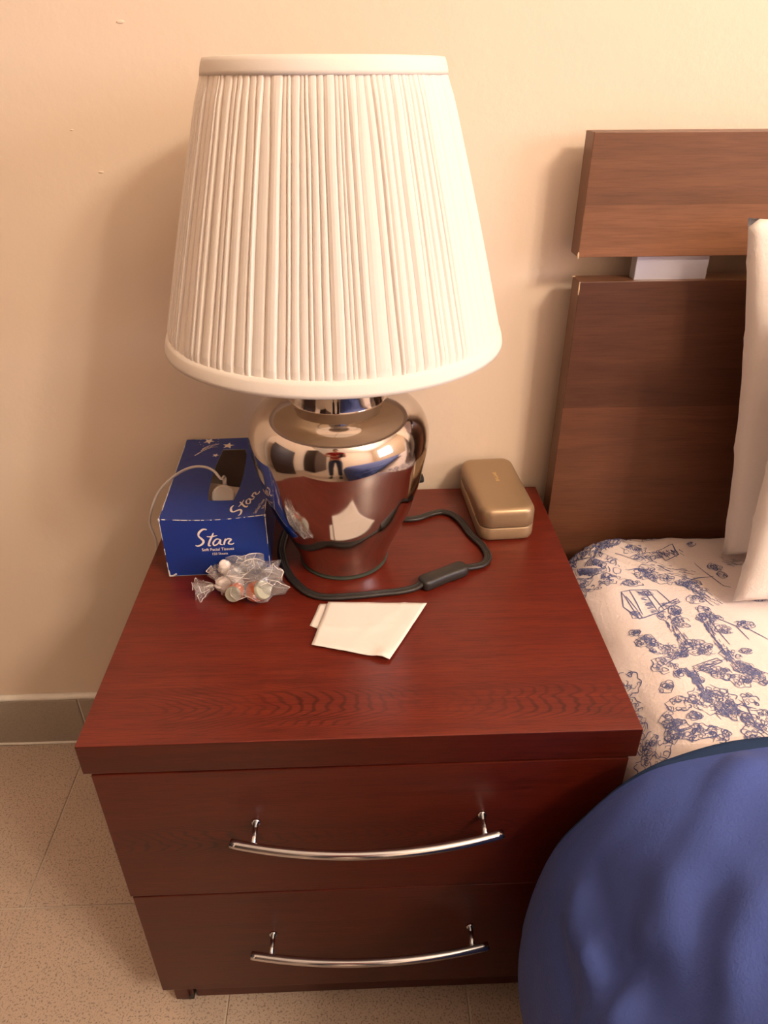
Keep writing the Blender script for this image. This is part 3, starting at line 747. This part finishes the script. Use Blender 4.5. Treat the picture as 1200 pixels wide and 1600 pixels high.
def capsule(c, ax_, r, l_, name_label, mats):
    c = Vector(c); ax_ = Vector(ax_).normalized()
    root = thing('small_container', c - Vector((0, 0, r)), name_label, 'container', 'small orange containers inside the knotted plastic bag')
    pts = [c - ax_ * l_ / 2 + ax_ * l_ * i / 16 for i in range(17)]
    new_mesh('ribbed_side', *tube(pts, lambda t: r * (1 + .045 * math.sin(t * 38)), 28), M['orange'], root, smooth=True)
    e = c + ax_ * l_ / 2
    new_mesh('round_face', *tube([e - ax_ * .0004, e + ax_ * .0020, e + ax_ * .0030], lambda t: r * (1.03 - .12 * t), 28), M['pale'], root, smooth=False)
capsule((.1385, -.2600, H + .0150), (.62, -.42, .45), .0108, .015, 'orange ribbed container with pale round face, right one inside the knotted bag', None)
capsule((.1125, -.2565, H + .0118), (-.15, -.80, .25), .0088, .013, 'orange container, left one inside the knotted bag beside the white knot', None)

# ------------------------------------------------------------------ bed
bed = thing('bed', (1.4, -1.05, 0), 'walnut-brown bed with a two-board headboard standing against the wall', 'bed')
BX1 = 2.30
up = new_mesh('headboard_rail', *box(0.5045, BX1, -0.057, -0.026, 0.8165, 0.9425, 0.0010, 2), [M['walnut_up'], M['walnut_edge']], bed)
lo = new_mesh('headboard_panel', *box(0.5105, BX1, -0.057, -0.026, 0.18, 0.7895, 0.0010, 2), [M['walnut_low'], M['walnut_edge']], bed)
up['label'] = 'upper walnut rail of the headboard'; lo['label'] = 'lower walnut panel of the headboard'
for o in (up, lo):
    for p in o.data.polygons:
        if abs(p.normal.y) < 0.7: p.material_index = 1
for x in (0.5755, 2.05):
    br = new_mesh('bracket', *box(x, x + .0845, -0.0500, -0.0330, 0.7890, 0.8175, 0.0006, 1), M['bracket'], bed)
    br['label'] = 'pale metal spacer between headboard boards'
new_mesh('headboard_leg', *box(0.56, 0.60, -0.050, -0.032, 0, 0.20), M['walnut_edge'], bed)
new_mesh('headboard_leg', *box(2.2, 2.24, -0.050, -0.032, 0, 0.20), M['walnut_edge'], bed)
new_mesh('side_rail', *box(0.605, 0.625, -2.05, -0.058, 0.10, 0.195, 0.001, 1), M['walnut_low'], bed)
new_mesh('bed_base', *box(.626, 2.238, -2.045, -.062, .175, .195), M['walnut_edge'], bed)
new_mesh('side_rail', *box(2.24, 2.265, -2.05, -0.058, 0.10, 0.195, 0.001, 1), M['walnut_low'], bed)
new_mesh('footboard', *box(0.56, 2.265, -2.11, -2.08, 0.0, 0.34, 0.001, 1), M['walnut_low'], bed)
chips = []
for (x, y, z, sx, sy, sz) in ((.5045, -.0570, .8185, .0012, .0010, .0040), (.5055, -.0280, .9418, .0020, .0018, .0010), (.5105, -.0570, .782, .0009, .0009, .008), (.5110, -.0300, .7893, .0022, .0018, .0008)):
    chips.append(crumple(x, y, z, sx, sy, sz, .3, x * 9, 2, zmin=0))
tag(new_mesh('chipped_edge', *join(*chips), M['chip'], bed), 'pale chipped corners of the headboard', kind='stuff')

# mattress with fitted toile sheet.  s: arc coordinate across (0 = left lower hem), y along
ZM = 0.452; RE = 0.062
def xedge(y):
    yc, rc = -0.155, 0.090
    if y > yc:
        q = min((y - yc) / rc, 1.0); return 0.516 + rc * 0.75 * (1 - math.sqrt(max(0, 1 - q * q)))
    return 0.516
def sheet_pt(s, y):
    """s<0: down the side (metres below the rounding), s>=0 over the rounding and across the top"""
    q = math.pi / 2 * RE
    xe = xedge(y)
    if s < 0: x = xe - .004 + .012 * min(-s / .1, 1); z = ZM - RE + s
    elif s < q:
        a = s / RE; x = xe + RE * (1 - math.cos(a)) - .004 * (1 - s / q); z = ZM - RE + RE * math.sin(a)
    else: x = xe + RE + (s - q); z = ZM
    # rounding toward the headboard
    yc = -0.105; 
    if y > yc:
        k = min((y - yc) / 0.045, 1.0); dz = 0.040 * (1 - math.sqrt(max(0, 1 - k * k))); z -= dz * sstep(-.02, q, s)
    wr_ = 0.0065 * noise.noise(Vector((x * 9 + z * 6, y * 7, 1.3))) + 0.0022 * math.sin(y * 60 + 25 * x + 4 * noise.noise(Vector((x * 8, y * 8, 9)))) * math.exp(-((s - .07) / .05) ** 2) + 0.0028 * abs(noise.noise(Vector((x * 26 + z * 20, y * 9, 4.1))))
    tight = math.exp(-((y + .10) / .07) ** 2) * math.exp(-((s - .05) / .07) ** 2)
    wr_ += 0.0050 * tight * math.sin((y * 1.0 + x * .9) * 300 + 3 * noise.noise(Vector((x * 20, y * 20, 0))))
    # soft ridge where the elastic pulls down the side
    wr_ += 0.0035 * math.exp(-((s - .03) / .03) ** 2) * math.sin(y * 38 + 1.0)
    nrm = Vector((-1, 0, 0)).lerp(Vector((0, 0, 1)), min(max(s / q, 0), 1)).normalized()
    return Vector((x, y, z)) + nrm * wr_
SQ = math.pi / 2 * RE
mt = thing('mattress', (1.4, -1.05, .2), 'mattress in a white fitted sheet printed with blue toile landscapes', 'mattress')
def mgrid(u, v):
    s = -0.20 + (1.75 + .20) * (u ** 1.6); y = -0.0660 - (1.98) * (v ** 1.5); return sheet_pt(s, y)
V, F = grid(mgrid, 190, 170)
new_mesh('fitted_sheet', V, F, M['sheet'], mt, smooth=True)
new_mesh('mattress_core', *box(0.63, 2.25, -2.03, -0.075, 0.197, 0.425, 0.02, 2), M['sheet'], mt)
# printed scenery: strokes drawn on the sheet, in (s,y) coordinates
def sheet_print(s, y):
    e = .0007; p = sheet_pt(s, y); a = sheet_pt(s + e, y) - p; b = sheet_pt(s, y - e) - p
    n_ = a.cross(b).normalized()
    if n_.z - n_.x < 0: n_ = -n_
    return p + n_ * .0005
def px2s(px, py):
    p = at(px, py, 2, ZM); s = p.x - (xedge(p.y) + RE) + SQ
    return (s, p.y)
rs = random.Random(5)
ink = []; ink2 = []
def stroke(pts, wd=.0008, dst=None, surf=sheet_print):
    P = []
    for i in range(len(pts) - 1):
        a, b = pts[i], pts[i + 1]; d = math.hypot(b[0] - a[0], b[1] - a[1]); k = max(1, int(d / .0045))
        for j in range(k): P.append((a[0] + (b[0] - a[0]) * j / k, a[1] + (b[1] - a[1]) * j / k))
    P.append(pts[-1]); n_ = len(P)
    ws_ = [wd * (.55 + .6 * math.sin(math.pi * (i + .5) / n_)) for i in range(n_)]
    (ink if dst is None else dst).append(ribbon(P, ws_, surf))
def pxs(lst, wd=.0009): stroke([px2s(*p) for p in lst], wd)
def squiggle(cx, cy, r, n=6, wd=.0007, dst=None):
    a = rs.uniform(0, 6.28); P = []
    for i in range(n):
        a += rs.uniform(.7, 1.5); q = r * rs.uniform(.5, 1); P.append((cx + q * math.cos(a), cy + q * math.sin(a)))
    stroke(spl2(P, 3), wd, dst)
def foliage(cx, cy, rx, ry, cnt, ang=0.0, dens=1):
    ca, sa_ = math.cos(ang), math.sin(ang)
    # scalloped outline
    P = []; m = max(10, int((rx + ry) * 650))
    for i in range(m + 1):
        a = 2 * math.pi * i / m; k = 1 + .13 * math.sin(i * 2.4) + rs.uniform(-.06, .06)
        x, y = rx * k * math.cos(a), ry * k * math.sin(a); P.append((cx + x * ca - y * sa_, cy + x * sa_ + y * ca))
    for i in range(0, m - 2, 3):
        if rs.random() < .85: stroke(spl2(P[i:i + 4], 3), rs.uniform(.0005, .0010))
    for _ in range(cnt):
        a = rs.uniform(0, 6.28); q = math.sqrt(rs.random()) * .92; x, y = rx * q * math.cos(a), ry * q * math.sin(a)
        squiggle(cx + x * ca - y * sa_, cy + x * sa_ + y * ca, rs.uniform(.0022, .0048), rs.randint(4, 7), rs.uniform(.0005, .0009), ink if rs.random() < .7 else ink2)
def hatch(a, b, wd_, cnt, ang=None):
    for _ in range(cnt):
        t = rs.random(); x = a[0] + (b[0] - a[0]) * t + rs.uniform(-wd_, wd_); y = a[1] + (b[1] - a[1]) * t + rs.uniform(-wd_, wd_)
        an = (math.atan2(b[1] - a[1], b[0] - a[0]) if ang is None else ang) + rs.uniform(-.25, .25); l_ = rs.uniform(.003, .010)
        stroke([(x, y), (x + l_ * math.cos(an), y + l_ * math.sin(an))], rs.uniform(.0004, .0009), ink if rs.random() < .75 else ink2)
def fol_px(px, py, rx, ry, cnt, ang=0): s, y = px2s(px, py); foliage(s, y, rx, ry, cnt, ang)
def hat_px(p0, p1, wd_, cnt, ang=None): hatch(px2s(*p0), px2s(*p1), wd_, cnt, ang)
# the little house
for l_ in ([(971, 926), (1000, 964), (1030, 956), (1062, 942), (1059, 937)], [(971, 926), (975, 946)], [(975, 946), (1000, 964)], [(971, 926), (1003, 923), (1026, 922)],
           [(1003, 923), (1030, 956)], [(983, 925), (1005, 958)], [(1026, 922), (1050, 944)], [(978, 933), (998, 953)], [(1012, 923), (1038, 952)], [(1030, 956), (1030, 949), (1058, 936)]): pxs(l_, .0012)
hat_px((995, 926), (1018, 956), .002, 40, R(-5)); hat_px((1030, 945), (1060, 940), .003, 24)
# distant cottage with dark roof
for l_ in ([(1025, 862), (1050, 852), (1060, 868), (1040, 876), (1025, 862)],): pxs(l_, .0012)
hat_px((1030, 864), (1056, 862), .006, 60, R(-60))
for _ in range(46):
    px_ = rs.uniform(950, 1200); py_ = rs.uniform(850, 1180)
    if px_ < 1040 and py_ > 1000: continue
    if 1090 < px_ < 1200 and 860 < py_ < 960 + (px_ - 1090) * .6: continue
    foliage(*px2s(px_, py_), rs.uniform(.005, .012), rs.uniform(.004, .008), 10, rs.uniform(0, 3))
for a in ((1002, 874, .014, .009, 18), (1020, 868, .012, .008, 12), (990, 860, .016, .012, 30), (950, 850, .018, .012, 40), (1020, 835, .014, .012, 26), (970, 838, .018, .010, 34), (925, 862, .014, .014, 40), (912, 890, .014, .018, 46), (935, 885, .014, .014, 30),
          (952, 905, .010, .010, 16), (1008, 898, .016, .010, 26), (1035, 905, .016, .010, 26), (990, 912, .012, .007, 14), (1075, 912, .016, .008, 30), (1095, 925, .010, .008, 12), (1085, 938, .010, .008, 14),
          (1118, 885, .010, .008, 14), (1128, 898, .006, .006, 8), (1055, 955, .008, .010, 20), (1064, 972, .010, .009, 18), (1108, 968, .014, .010, 30), (1130, 985, .010, .007, 14), (1165, 978, .010, .006, 14), (1100, 955, .008, .008, 10),
          (1010, 1000, .012, .010, 22), (1030, 1012, .012, .010, 20), (1050, 1022, .010, .008, 14), (1090, 1012, .018, .013, 46), (1040, 1040, .014, .012, 24), (1125, 1055, .012, .010, 24), (1140, 1025, .010, .010, 18), (1160, 1045, .012, .010, 24), (1185, 1060, .012, .012, 26),
          (1062, 1100, .012, .010, 14), (1050, 1120, .010, .010, 10), (1113, 1098, .024, .020, 70), (1155, 1068, .010, .010, 8), (1090, 1145, .018, .008, 26), (1120, 1150, .012, .008, 16), (1170, 1100, .010, .010, 10), (1190, 1130, .014, .014, 24), (1175, 1150, .010, .010, 12),
          (1185, 935, .012, .006, 12), (1165, 925, .010, .005, 10)): fol_px(*a)
# fallen trunks, path and banks
for l_ in ([(1092, 960), (1105, 985), (1125, 1010), (1150, 1045)], [(1100, 958), (1120, 985), (1140, 1008)], [(1115, 965), (1150, 980), (1170, 1000)], [(1080, 1044), (1120, 1030), (1128, 1036), (1086, 1054)], [(1068, 1048), (1092, 1078)], [(1082, 1046), (1096, 1070)],
           [(1146, 1104), (1180, 1112)], [(1143, 1112), (1176, 1122)], [(1040, 1040), (1075, 1012), (1100, 1006)], [(1160, 980), (1200, 1000)], [(1150, 930), (1180, 938), (1200, 935)], [(1085, 880), (1130, 915), (1142, 918)], [(960, 870), (985, 876), (1015, 868)], [(976, 892), (1010, 890), (1030, 896)],
           [(1160, 1098), (1180, 1140), (1200, 1155)], [(1115, 900), (1085, 905), (1062, 915)]): pxs([(a + rs.uniform(-.6, .6), b) for a, b in l_], .0011)
hat_px((1096, 965), (1150, 1045), .005, 90); hat_px((1070, 1046), (1094, 1076), .003, 50); hat_px((1085, 1048), (1125, 1033), .002, 30); hat_px((1040, 960), (1075, 1010), .006, 60); hat_px((1060, 900), (1110, 940), .008, 50); hat_px((1010, 880), (1080, 900), .010, 46)
hat_px((1120, 1110), (1138, 1104), .008, 50, R(-70)); hat_px((1130, 875), (1150, 880), .008, 20)
# side and head-end corner of the sheet: dense woodland
for i in range(34):
    y = -.09 - .40 * (i / 34) + rs.uniform(-.01, .01); s = rs.uniform(.0, .055) if i > 5 else rs.uniform(-.03, .07)
    foliage(s, y, rs.uniform(.010, .022), rs.uniform(.008, .016), 12 if i > 5 else 34, rs.uniform(0, 3))
for i in range(260):
    y = rs.uniform(-.19, -.068); s = rs.uniform(-.03, .10); squiggle(s, y, rs.uniform(.002, .006), 6, rs.uniform(.0005, .001), ink if rs.random() < .6 else ink2)
for i in range(60):   # rest of the bed under the duvet line and beyond the pillow, sparser
    foliage(rs.uniform(.42, 1.3), rs.uniform(-.44, -.1), .02, .014, 12, rs.uniform(0, 3))
pr_ = new_mesh('toile_print', *join(*ink), M['ink'], mt); tag(pr_, 'dark blue printed toile drawing', kind='stuff')
pr_ = new_mesh('toile_print_pale', *join(*ink2), M['ink2'], mt); tag(pr_, 'paler blue printed toile shading', kind='stuff')

# pillows -----------------------------------------------------------
def pillow(name, corner, wdir, hdir, W_, H_, thick, seed, label, sag=.0):
    corner = Vector(corner); wd = Vector(wdir).normalized(); hd = Vector(hdir).normalized(); nd = wd.cross(hd).normalized()
    def surf(sgn):
        def f(u, v):
            a = (4 * u * (1 - u)); b = (4 * v * (1 - v)); k = (a * b) ** .42
            # pinched outline: edges draw in between the corners
            uu = .5 + (u - .5) * (1 - .025 * (b)); vv = .5 + (v - .5) * (1 - .05 * a)
            wr_ = .006 * noise.noise(Vector((u * 5 + seed, v * 6, sgn))) + .004 * abs(noise.noise(Vector((u * 13, v * 12, seed))))
            edge = .0025 * noise.noise(Vector((u * 9, v * 9, seed)))
            return corner + wd * (uu * W_ + edge) + hd * (vv * H_ * (1 - sag * .0)) + nd * (sgn * (thick / 2 * k + .001) + wr_ * (k > 0) * min(k * 2, 1))
        return grid(f, 46, 46)
    vf = join(surf(1), surf(-1))
    o = new_mesh(name, *vf, M['pillow'], None, smooth=True)
    b_ = bmesh.new(); b_.from_mesh(o.data); bmesh.ops.remove_doubles(b_, verts=b_.verts, dist=.0022); bmesh.ops.recalc_face_normals(b_, faces=b_.faces); b_.to_mesh(o.data); b_.free()
    for p in o.data.polygons: p.use_smooth = True
    tag(o, label, 'pillow', 'white pillows propped on the bed')
    return o
pillow('pillow', (.718, -.142, .460), (1, -.01, 0), (-.150, .060, 1), .60, .412, .070, 3.1, 'white pillow standing upright, the one touching the headboard')
pillow('pillow', (.688, -.238, .462), (1, -.02, 0), (-.045, .085, 1), .60, .36, .070, 8.6, 'white pillow leaning in front of the upright headboard pillow')

# duvet -------------------------------------------------------------
cs = [(1.60, .520), (1.1, .522), (.80, .521), (.66, .514), (.600, .5065), (.560, .501), (.525, .492), (.498, .480), (.472, .455), (.450, .4200), (.430, .3780), (.419, .325), (.4125, .270), (.4120, .230), (.419, .180), (.430, .130), (.440, .075), (.452, .025), (.458, .012)]
csp = spline([(x, 0, z) for x, z in cs], 12)
cl = [0]
for i in range(1, len(csp)): cl.append(cl[-1] + (csp[i] - csp[i - 1]).length)
CT = cl[-1]
import bisect
def cross(s):
    s = min(max(s, 0), CT); i = min(max(bisect.bisect_right(cl, s) - 1, 0), len(csp) - 2)
    t = (s - cl[i]) / max(cl[i + 1] - cl[i], 1e-9); p = csp[i].lerp(csp[i + 1], t); d = (csp[i + 1] - csp[i]).normalized()
    return p, Vector((d.z, 0, -d.x)) * 1.0, d
YE = -0.488
FOLDS = []   # (s0, d0, s1, d1, width, height)
def fold(s, d):
    """quilt folds: s along the cross-section, d distance from the head edge"""
    far = sstep(.010, .06, d)
    k = .012 * noise.noise(Vector((s * 6.5, d * 9, 2.0))) * far
    k += .0035 * abs(noise.noise(Vector((s * 15, d * 22, 5.0)))) * far
    for (P_, wd_, h) in FOLDS:
        q = 9
        for (s0, d0), (s1, d1) in zip(P_, P_[1:]):
            ex, ey = s1 - s0, d1 - d0; L2 = ex * ex + ey * ey + 1e-9
            t = max(0, min(1, ((s - s0) * ex + (d - d0) * ey) / L2)); q = min(q, math.hypot(s - s0 - t * ex, d - d0 - t * ey))
        if q < wd_ * 3: k += h * math.exp(-(q / wd_) ** 2)
    return k
def outer(s, d):
    p, n_, _ = cross(s)
    if n_.z < 0 and p.z > .45: n_ = -n_
    if p.z <= .45 and n_.x > 0: n_ = -n_
    puff = .016 * (1 - math.exp(-d / .028)) + .020 * sstep(.05, .40, d)
    q = p + n_ * max(puff + fold(s, d), .0015 + .5 * puff); q.y = YE - d + .0030 * noise.noise(Vector((s * 9, 0, 1))) * math.exp(-d / .02)
    q.z = max(q.z, .006); return q
def inner(s, d):
    p, n_, _ = cross(s)
    if n_.z < 0 and p.z > .45: n_ = -n_
    if p.z <= .45 and n_.x > 0: n_ = -n_
    q = p - n_ * (.010 * (1 - math.exp(-d / .02))); q.y = YE - d + .0030 * noise.noise(Vector((s * 9, 0, 1))) * math.exp(-d / .02); q.z = max(q.z, .004); return q
Rinv = ROTM.transposed(); _tab = []
for i in range(70):
    for j in range(50):
        s_, d_ = .75 + (CT - .8) * i / 69, .32 * j / 49; q = Rinv @ (outer(s_, d_) - Vector(CAM)); _tab.append((600 + FPX * q.x / -q.z, 800 - FPX * q.y / -q.z, s_, d_))
def sd_of(px, py): m_ = min(_tab, key=lambda t: (t[0] - px) ** 2 + (t[1] - py) ** 2); return m_[2], m_[3]
_F = []
for P_, wd_, h in (([(962, 1380), (980, 1450), (985, 1505)], .013, -.013), ([(1122, 1395), (1108, 1455), (1090, 1530)], .014, -.012), ([(952, 1490), (950, 1535)], .008, -.008), ([(1010, 1560), (1060, 1600)], .02, -.012),
                   ([(915, 1400), (905, 1450), (930, 1490)], .012, .008), ([(1005, 1460), (995, 1520), (970, 1590)], .010, .009), ([(1050, 1380), (1045, 1440)], .018, .007), ([(938, 1500), (942, 1560)], .008, .006), ([(1165, 1400), (1130, 1520)], .016, .008),
                   ([(1190, 1480), (1165, 1560)], .012, -.009), ([(880, 1470), (890, 1590)], .010, -.005), ([(1090, 1190), (1060, 1260)], .016, -.006), ([(1150, 1200), (1090, 1300)], .016, .006)):
    _F.append(([sd_of(*a) for a in P_], wd_ * 1.15, h))
FOLDS += _F
dv = thing('duvet', (1.0, -1.0, .3), 'puffy blue duvet hanging over the side of the bed to the floor', 'duvet')
NU, NV = 210, 110
fd = lambda v: 1.35 * v ** 1.9
so = grid(lambda u, v: outer(CT * u, fd(v)), NU, NV); si = grid(lambda u, v: inner(CT * u, fd(v)), NU, NV)
V, F = join(so, (si[0], [tuple(reversed(f_)) for f_ in si[1]]))
o = new_mesh('duvet_cover', V, F, M['duvet'], dv, smooth=True)
b_ = bmesh.new(); b_.from_mesh(o.data); bmesh.ops.remove_doubles(b_, verts=b_.verts, dist=.0004); bmesh.ops.recalc_face_normals(b_, faces=b_.faces); b_.to_mesh(o.data); b_.free()
for p in o.data.polygons: p.use_smooth = True
# the darker underside rolls out beyond the seam
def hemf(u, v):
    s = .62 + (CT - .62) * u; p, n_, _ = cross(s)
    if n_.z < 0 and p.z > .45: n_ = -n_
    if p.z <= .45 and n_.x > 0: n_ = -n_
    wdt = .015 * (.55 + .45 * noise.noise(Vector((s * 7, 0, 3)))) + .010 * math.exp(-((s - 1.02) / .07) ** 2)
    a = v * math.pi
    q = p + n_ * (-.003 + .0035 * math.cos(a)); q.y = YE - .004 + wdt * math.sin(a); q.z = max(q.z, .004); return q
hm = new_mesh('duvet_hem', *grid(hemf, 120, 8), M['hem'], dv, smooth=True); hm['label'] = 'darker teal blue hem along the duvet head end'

# ------------------------------------------------------------------ the rest of the room that the silver vase mirrors
cha = thing('chandelier', CH, 'brass chandelier with five candle bulbs, hanging from the ceiling', 'chandelier')
new_mesh('stem', *tube([(CH.x, CH.y, ZC), (CH.x, CH.y, CH.z - .02)], .008, 12), M['brass'], cha, smooth=True)
for i in range(5):
    a = 2 * math.pi * i / 5 + .3; q = Vector((CH.x + .17 * math.cos(a), CH.y + .17 * math.sin(a), CH.z))
    new_mesh('arm', *tube(spline([(CH.x, CH.y, CH.z), (CH.x + .08 * math.cos(a), CH.y + .08 * math.sin(a), CH.z - .05), (q.x, q.y, q.z - .03), (q.x, q.y, q.z)], 6), .005, 8), M['brass'], cha, smooth=True)
    lo_ = light('candle_bulb', 'POINT', (0, 0, 0), BULB_E, BULB_COL, size=.05); lo_.parent = cha; lo_.location = q + Vector((0, 0, .045)) - CH
wr = thing('wardrobe', (-.95, -2.9, 0), 'dark wooden wardrobe standing on the left behind the camera', 'wardrobe')
new_mesh('carcass', *box(-1.145, -.62, -3.4, -1.75, .0, 2.0, .004, 1), M['darkwood'], wr)
new_mesh('door', *box(-.62, -.60, -3.38, -2.58, .06, 1.97, .002, 1), M['darkwood'], wr)
new_mesh('door', *box(-.62, -.60, -2.57, -1.77, .06, 1.97, .002, 1), M['darkwood'], wr)
dr = thing('shoe_cabinet', (-.9, -.5, 0), 'low dark cabinet standing to the left out of frame', 'cabinet')
new_mesh('carcass', *box(-1.14, -.80, -.95, -.25, .0, 1.05, .004, 1), M['darkwood'], dr)
for k in range(3): new_mesh('drawer', *box(-.80, -.785, -.94, -.26, .05 + .33 * k, .36 + .33 * k, .002, 1), M['darkwood'], dr)

# the photographer, who shows as a small red-shirted figure in the vase
right_ = ROTM @ Vector((1, 0, 0)); up_ = ROTM @ Vector((0, 1, 0)); fw = ROTM @ Vector((0, 0, -1)); cv = Vector(CAM)
pcn = cv - fw * .024 - up_ * .040 + right_ * .018
phm = Matrix((right_, up_, -fw)).transposed().to_4x4(); phm.translation = pcn
phn = thing('phone', pcn - Vector((0, 0, .06)), 'dark slab phone held upright in both hands of the person', 'phone')
new_mesh('phone_body', *box(-.036, .036, -.074, .074, -.004, .004, .003, 3, mat4=phm), M['black'], phn)
M['skin'] = plain('skin', (176, 124, 98), 0.55, bump_scale=80, var=.05); M['shirt'] = mat_fabric('red_shirt', (150, 24, 28), .9, 500, crease=2.0, d=.003)
M['jeans'] = mat_fabric('dark_jeans', (44, 50, 74), .9, 500, crease=2.0, d=.003); M['hair'] = plain('dark_hair', (30, 22, 18), .6, bump_scale=200, bump_d=.003); M['eye'] = plain('eye', (30, 24, 22), .2)
per = thing('person', (.15, -1.42, 0), 'person in red T-shirt and dark jeans holding a phone, mirrored in the vase', 'person')
def skin_obj(name, chains, mat, root=0, sub=2):
    """chains: lists of (key or point, radius); shared keys join chains"""
    V = []; E_ = []; R_ = []; idx = {}
    for ch_ in chains:
        prev = None
        for p, q in ch_:
            k = tuple(round(c, 4) for c in p)
            if k not in idx: idx[k] = len(V); V.append(Vector(p)); R_.append(q)
            i = idx[k]
            if prev is not None and prev != i: E_.append((prev, i))
            prev = i
    b0 = wloc(per); me = bpy.data.meshes.new(name); me.from_pydata([tuple(v - b0) for v in V], E_, []); me.materials.append(mat)
    o = bpy.data.objects.new(name, me); C.objects.link(o); o.parent = per
    sk = o.modifiers.new('skin', 'SKIN'); sk.use_smooth_shade = True
    lay = me.skin_vertices[0].data if me.skin_vertices else None
    if lay is None:
        bm = bmesh.new(); bm.from_mesh(me); bm.verts.layers.skin.verify(); bm.to_mesh(me); bm.free(); lay = me.skin_vertices[0].data
    for i, q in enumerate(R_): lay[i].radius = (q, q) if not isinstance(q, tuple) else q; lay[i].use_root = (i == root)
    su = o.modifiers.new('sub', 'SUBSURF'); su.levels = sub; su.render_levels = sub
    return o
pel = (.15, -1.43, .93); wai = (.15, -1.42, 1.06); che = (.15, -1.39, 1.24); nb_ = (.15, -1.365, 1.40); nk = (.15, -1.345, 1.46); hd_ = (.15, -1.325, 1.53)
chains = [[(pel, (.155, .105)), (wai, (.135, .095)), (che, (.155, .11)), (nb_, (.085, .07)), (nk, .052), (hd_, .05)]]
shirt = [[((.15, -1.43, .90), (.168, .118)), (wai, (.15, .11)), (che, (.172, .128)), (nb_, (.10, .08))]]
trou = [[((.15, -1.43, .96), (.162, .112)), (pel, (.165, .115))]]
for sd_ in (-1, 1):
    sh = (.15 + sd_ * .175, -1.375, 1.36); el = (.15 + sd_ * .235, -1.25, 1.12); wrs = pcn + right_ * (sd_ * .066) - up_ * .062 - fw * .045
    chains.append([(nb_, (.085, .07)), ((.15 + sd_ * .10, -1.37, 1.385), .06), (sh, .055), (el, .038), (tuple((Vector(el) + wrs) / 2), .036), (tuple(wrs), .024)])
    shirt.append([(nb_, (.10, .08)), ((.15 + sd_ * .10, -1.37, 1.385), .072), (sh, .070), (tuple(Vector(sh).lerp(Vector(el), .55)), .062)])
    hip = (.15 + sd_ * .09, -1.43, .86); kn_ = (.15 + sd_ * .11, -1.40, .49); an_ = (.15 + sd_ * .12, -1.44, .09)
    chains.append([(pel, (.155, .105)), (hip, .085), (kn_, .055), (an_, .036)])
    trou.append([(pel, (.165, .115)), (hip, .098), (kn_, .070), ((an_[0], an_[1], .10), .060)])
    # palm and five fingers closing round the phone
    palm = wrs + up_ * .040 + right_ * (-sd_ * .008) + fw * .018
    chains.append([(tuple(wrs), .024), (tuple(palm), (.020, .014))])
    for f_i, (off, ln) in enumerate(((.034, .9), (.014, 1.0), (-.006, .95), (-.026, .75))):
        k0 = palm + up_ * (off * .9 + .012) + right_ * (sd_ * .006); k1 = k0 + fw * .041 + right_ * (-sd_ * .006); k2 = k1 + right_ * (-sd_ * .022 * ln) + fw * .003; k3 = k2 + right_ * (-sd_ * .018 * ln)
        chains.append([(tuple(palm), (.020, .014)), (tuple(k0), .0085), (tuple(k1), .008), (tuple(k2), .0075), (tuple(k3), .0065)])
    th = palm + up_ * .010 - fw * .012; chains.append([(tuple(palm), (.020, .014)), (tuple(th + right_ * (-sd_ * .010)), .010), (tuple(th + right_ * (-sd_ * .028) + up_ * .020), .0085), (tuple(th + right_ * (-sd_ * .036) + up_ * .036 + fw * .020), .0075)])
    new_mesh('shoe', *xf(crumple(0, 0, 0, .048, .135, .045, .05, 3, 3, zmin=-.03), Matrix.Translation((an_[0], an_[1] + .055, .032))), M['black'], per, smooth=True)
skin_obj('body', chains, M['skin']); s1 = skin_obj('shirt', shirt, M['shirt']); s1['label'] = 'red short-sleeved T-shirt'; s2 = skin_obj('trousers', trou, M['jeans']); s2['label'] = 'dark blue jeans'
Hm = Matrix.Translation((.15, -1.305, 1.585)) @ Matrix.Rotation(R(-28), 4, 'X')
def headf(u, v):
    th_ = 2 * math.pi * u; ph = math.pi * (v * .998 + .001); x, y, z = math.sin(ph) * math.cos(th_), math.sin(ph) * math.sin(th_), -math.cos(ph)
    jaw = 1 - .28 * max(0, -z) ** 1.2; nose = .024 * math.exp(-(x / .16) ** 2 - ((z + .12) / .16) ** 2) * (y > 0); brow = .006 * math.exp(-((z - .14) / .1) ** 2) * (y > 0)
    sock = -.008 * (math.exp(-((abs(x) - .40) / .16) ** 2 - ((z - .02) / .12) ** 2)) * (y > 0); lips = .006 * math.exp(-(x / .3) ** 2 - ((z + .48) / .07) ** 2) * (y > 0)
    return Hm @ Vector((x * .074 * jaw, y * .095 * (jaw if y > 0 else 1) + nose + brow + sock + lips, z * .115))
new_mesh('head', *grid(headf, 56, 44), M['skin'], per, smooth=True)
for sd_ in (-1, 1):
    new_mesh('eye', *xf(crumple(0, 0, 0, .011, .006, .006, 0, 1, 2, zmin=-1), Hm @ Matrix.Translation((sd_ * .030, .083, .004))), M['eye'], per, smooth=True)
    new_mesh('ear', *xf(crumple(0, 0, 0, .008, .016, .030, .1, 2, 2, zmin=-1), Hm @ Matrix.Translation((sd_ * .075, -.004, -.004))), M['skin'], per, smooth=True)
def hairf(u, v):
    th_ = 2 * math.pi * u; fr_ = math.sin(th_); lim = math.pi * (.62 - .26 * max(0, fr_)); ph = lim * v + .001
    x, y, z = math.sin(ph) * math.cos(th_), math.sin(ph) * math.sin(th_), math.cos(ph)
    return Hm @ Vector((x * .080, y * .101, z * .123 + .001))
new_mesh('hair', *grid(hairf, 48, 18), M['hair'], per, smooth=True)
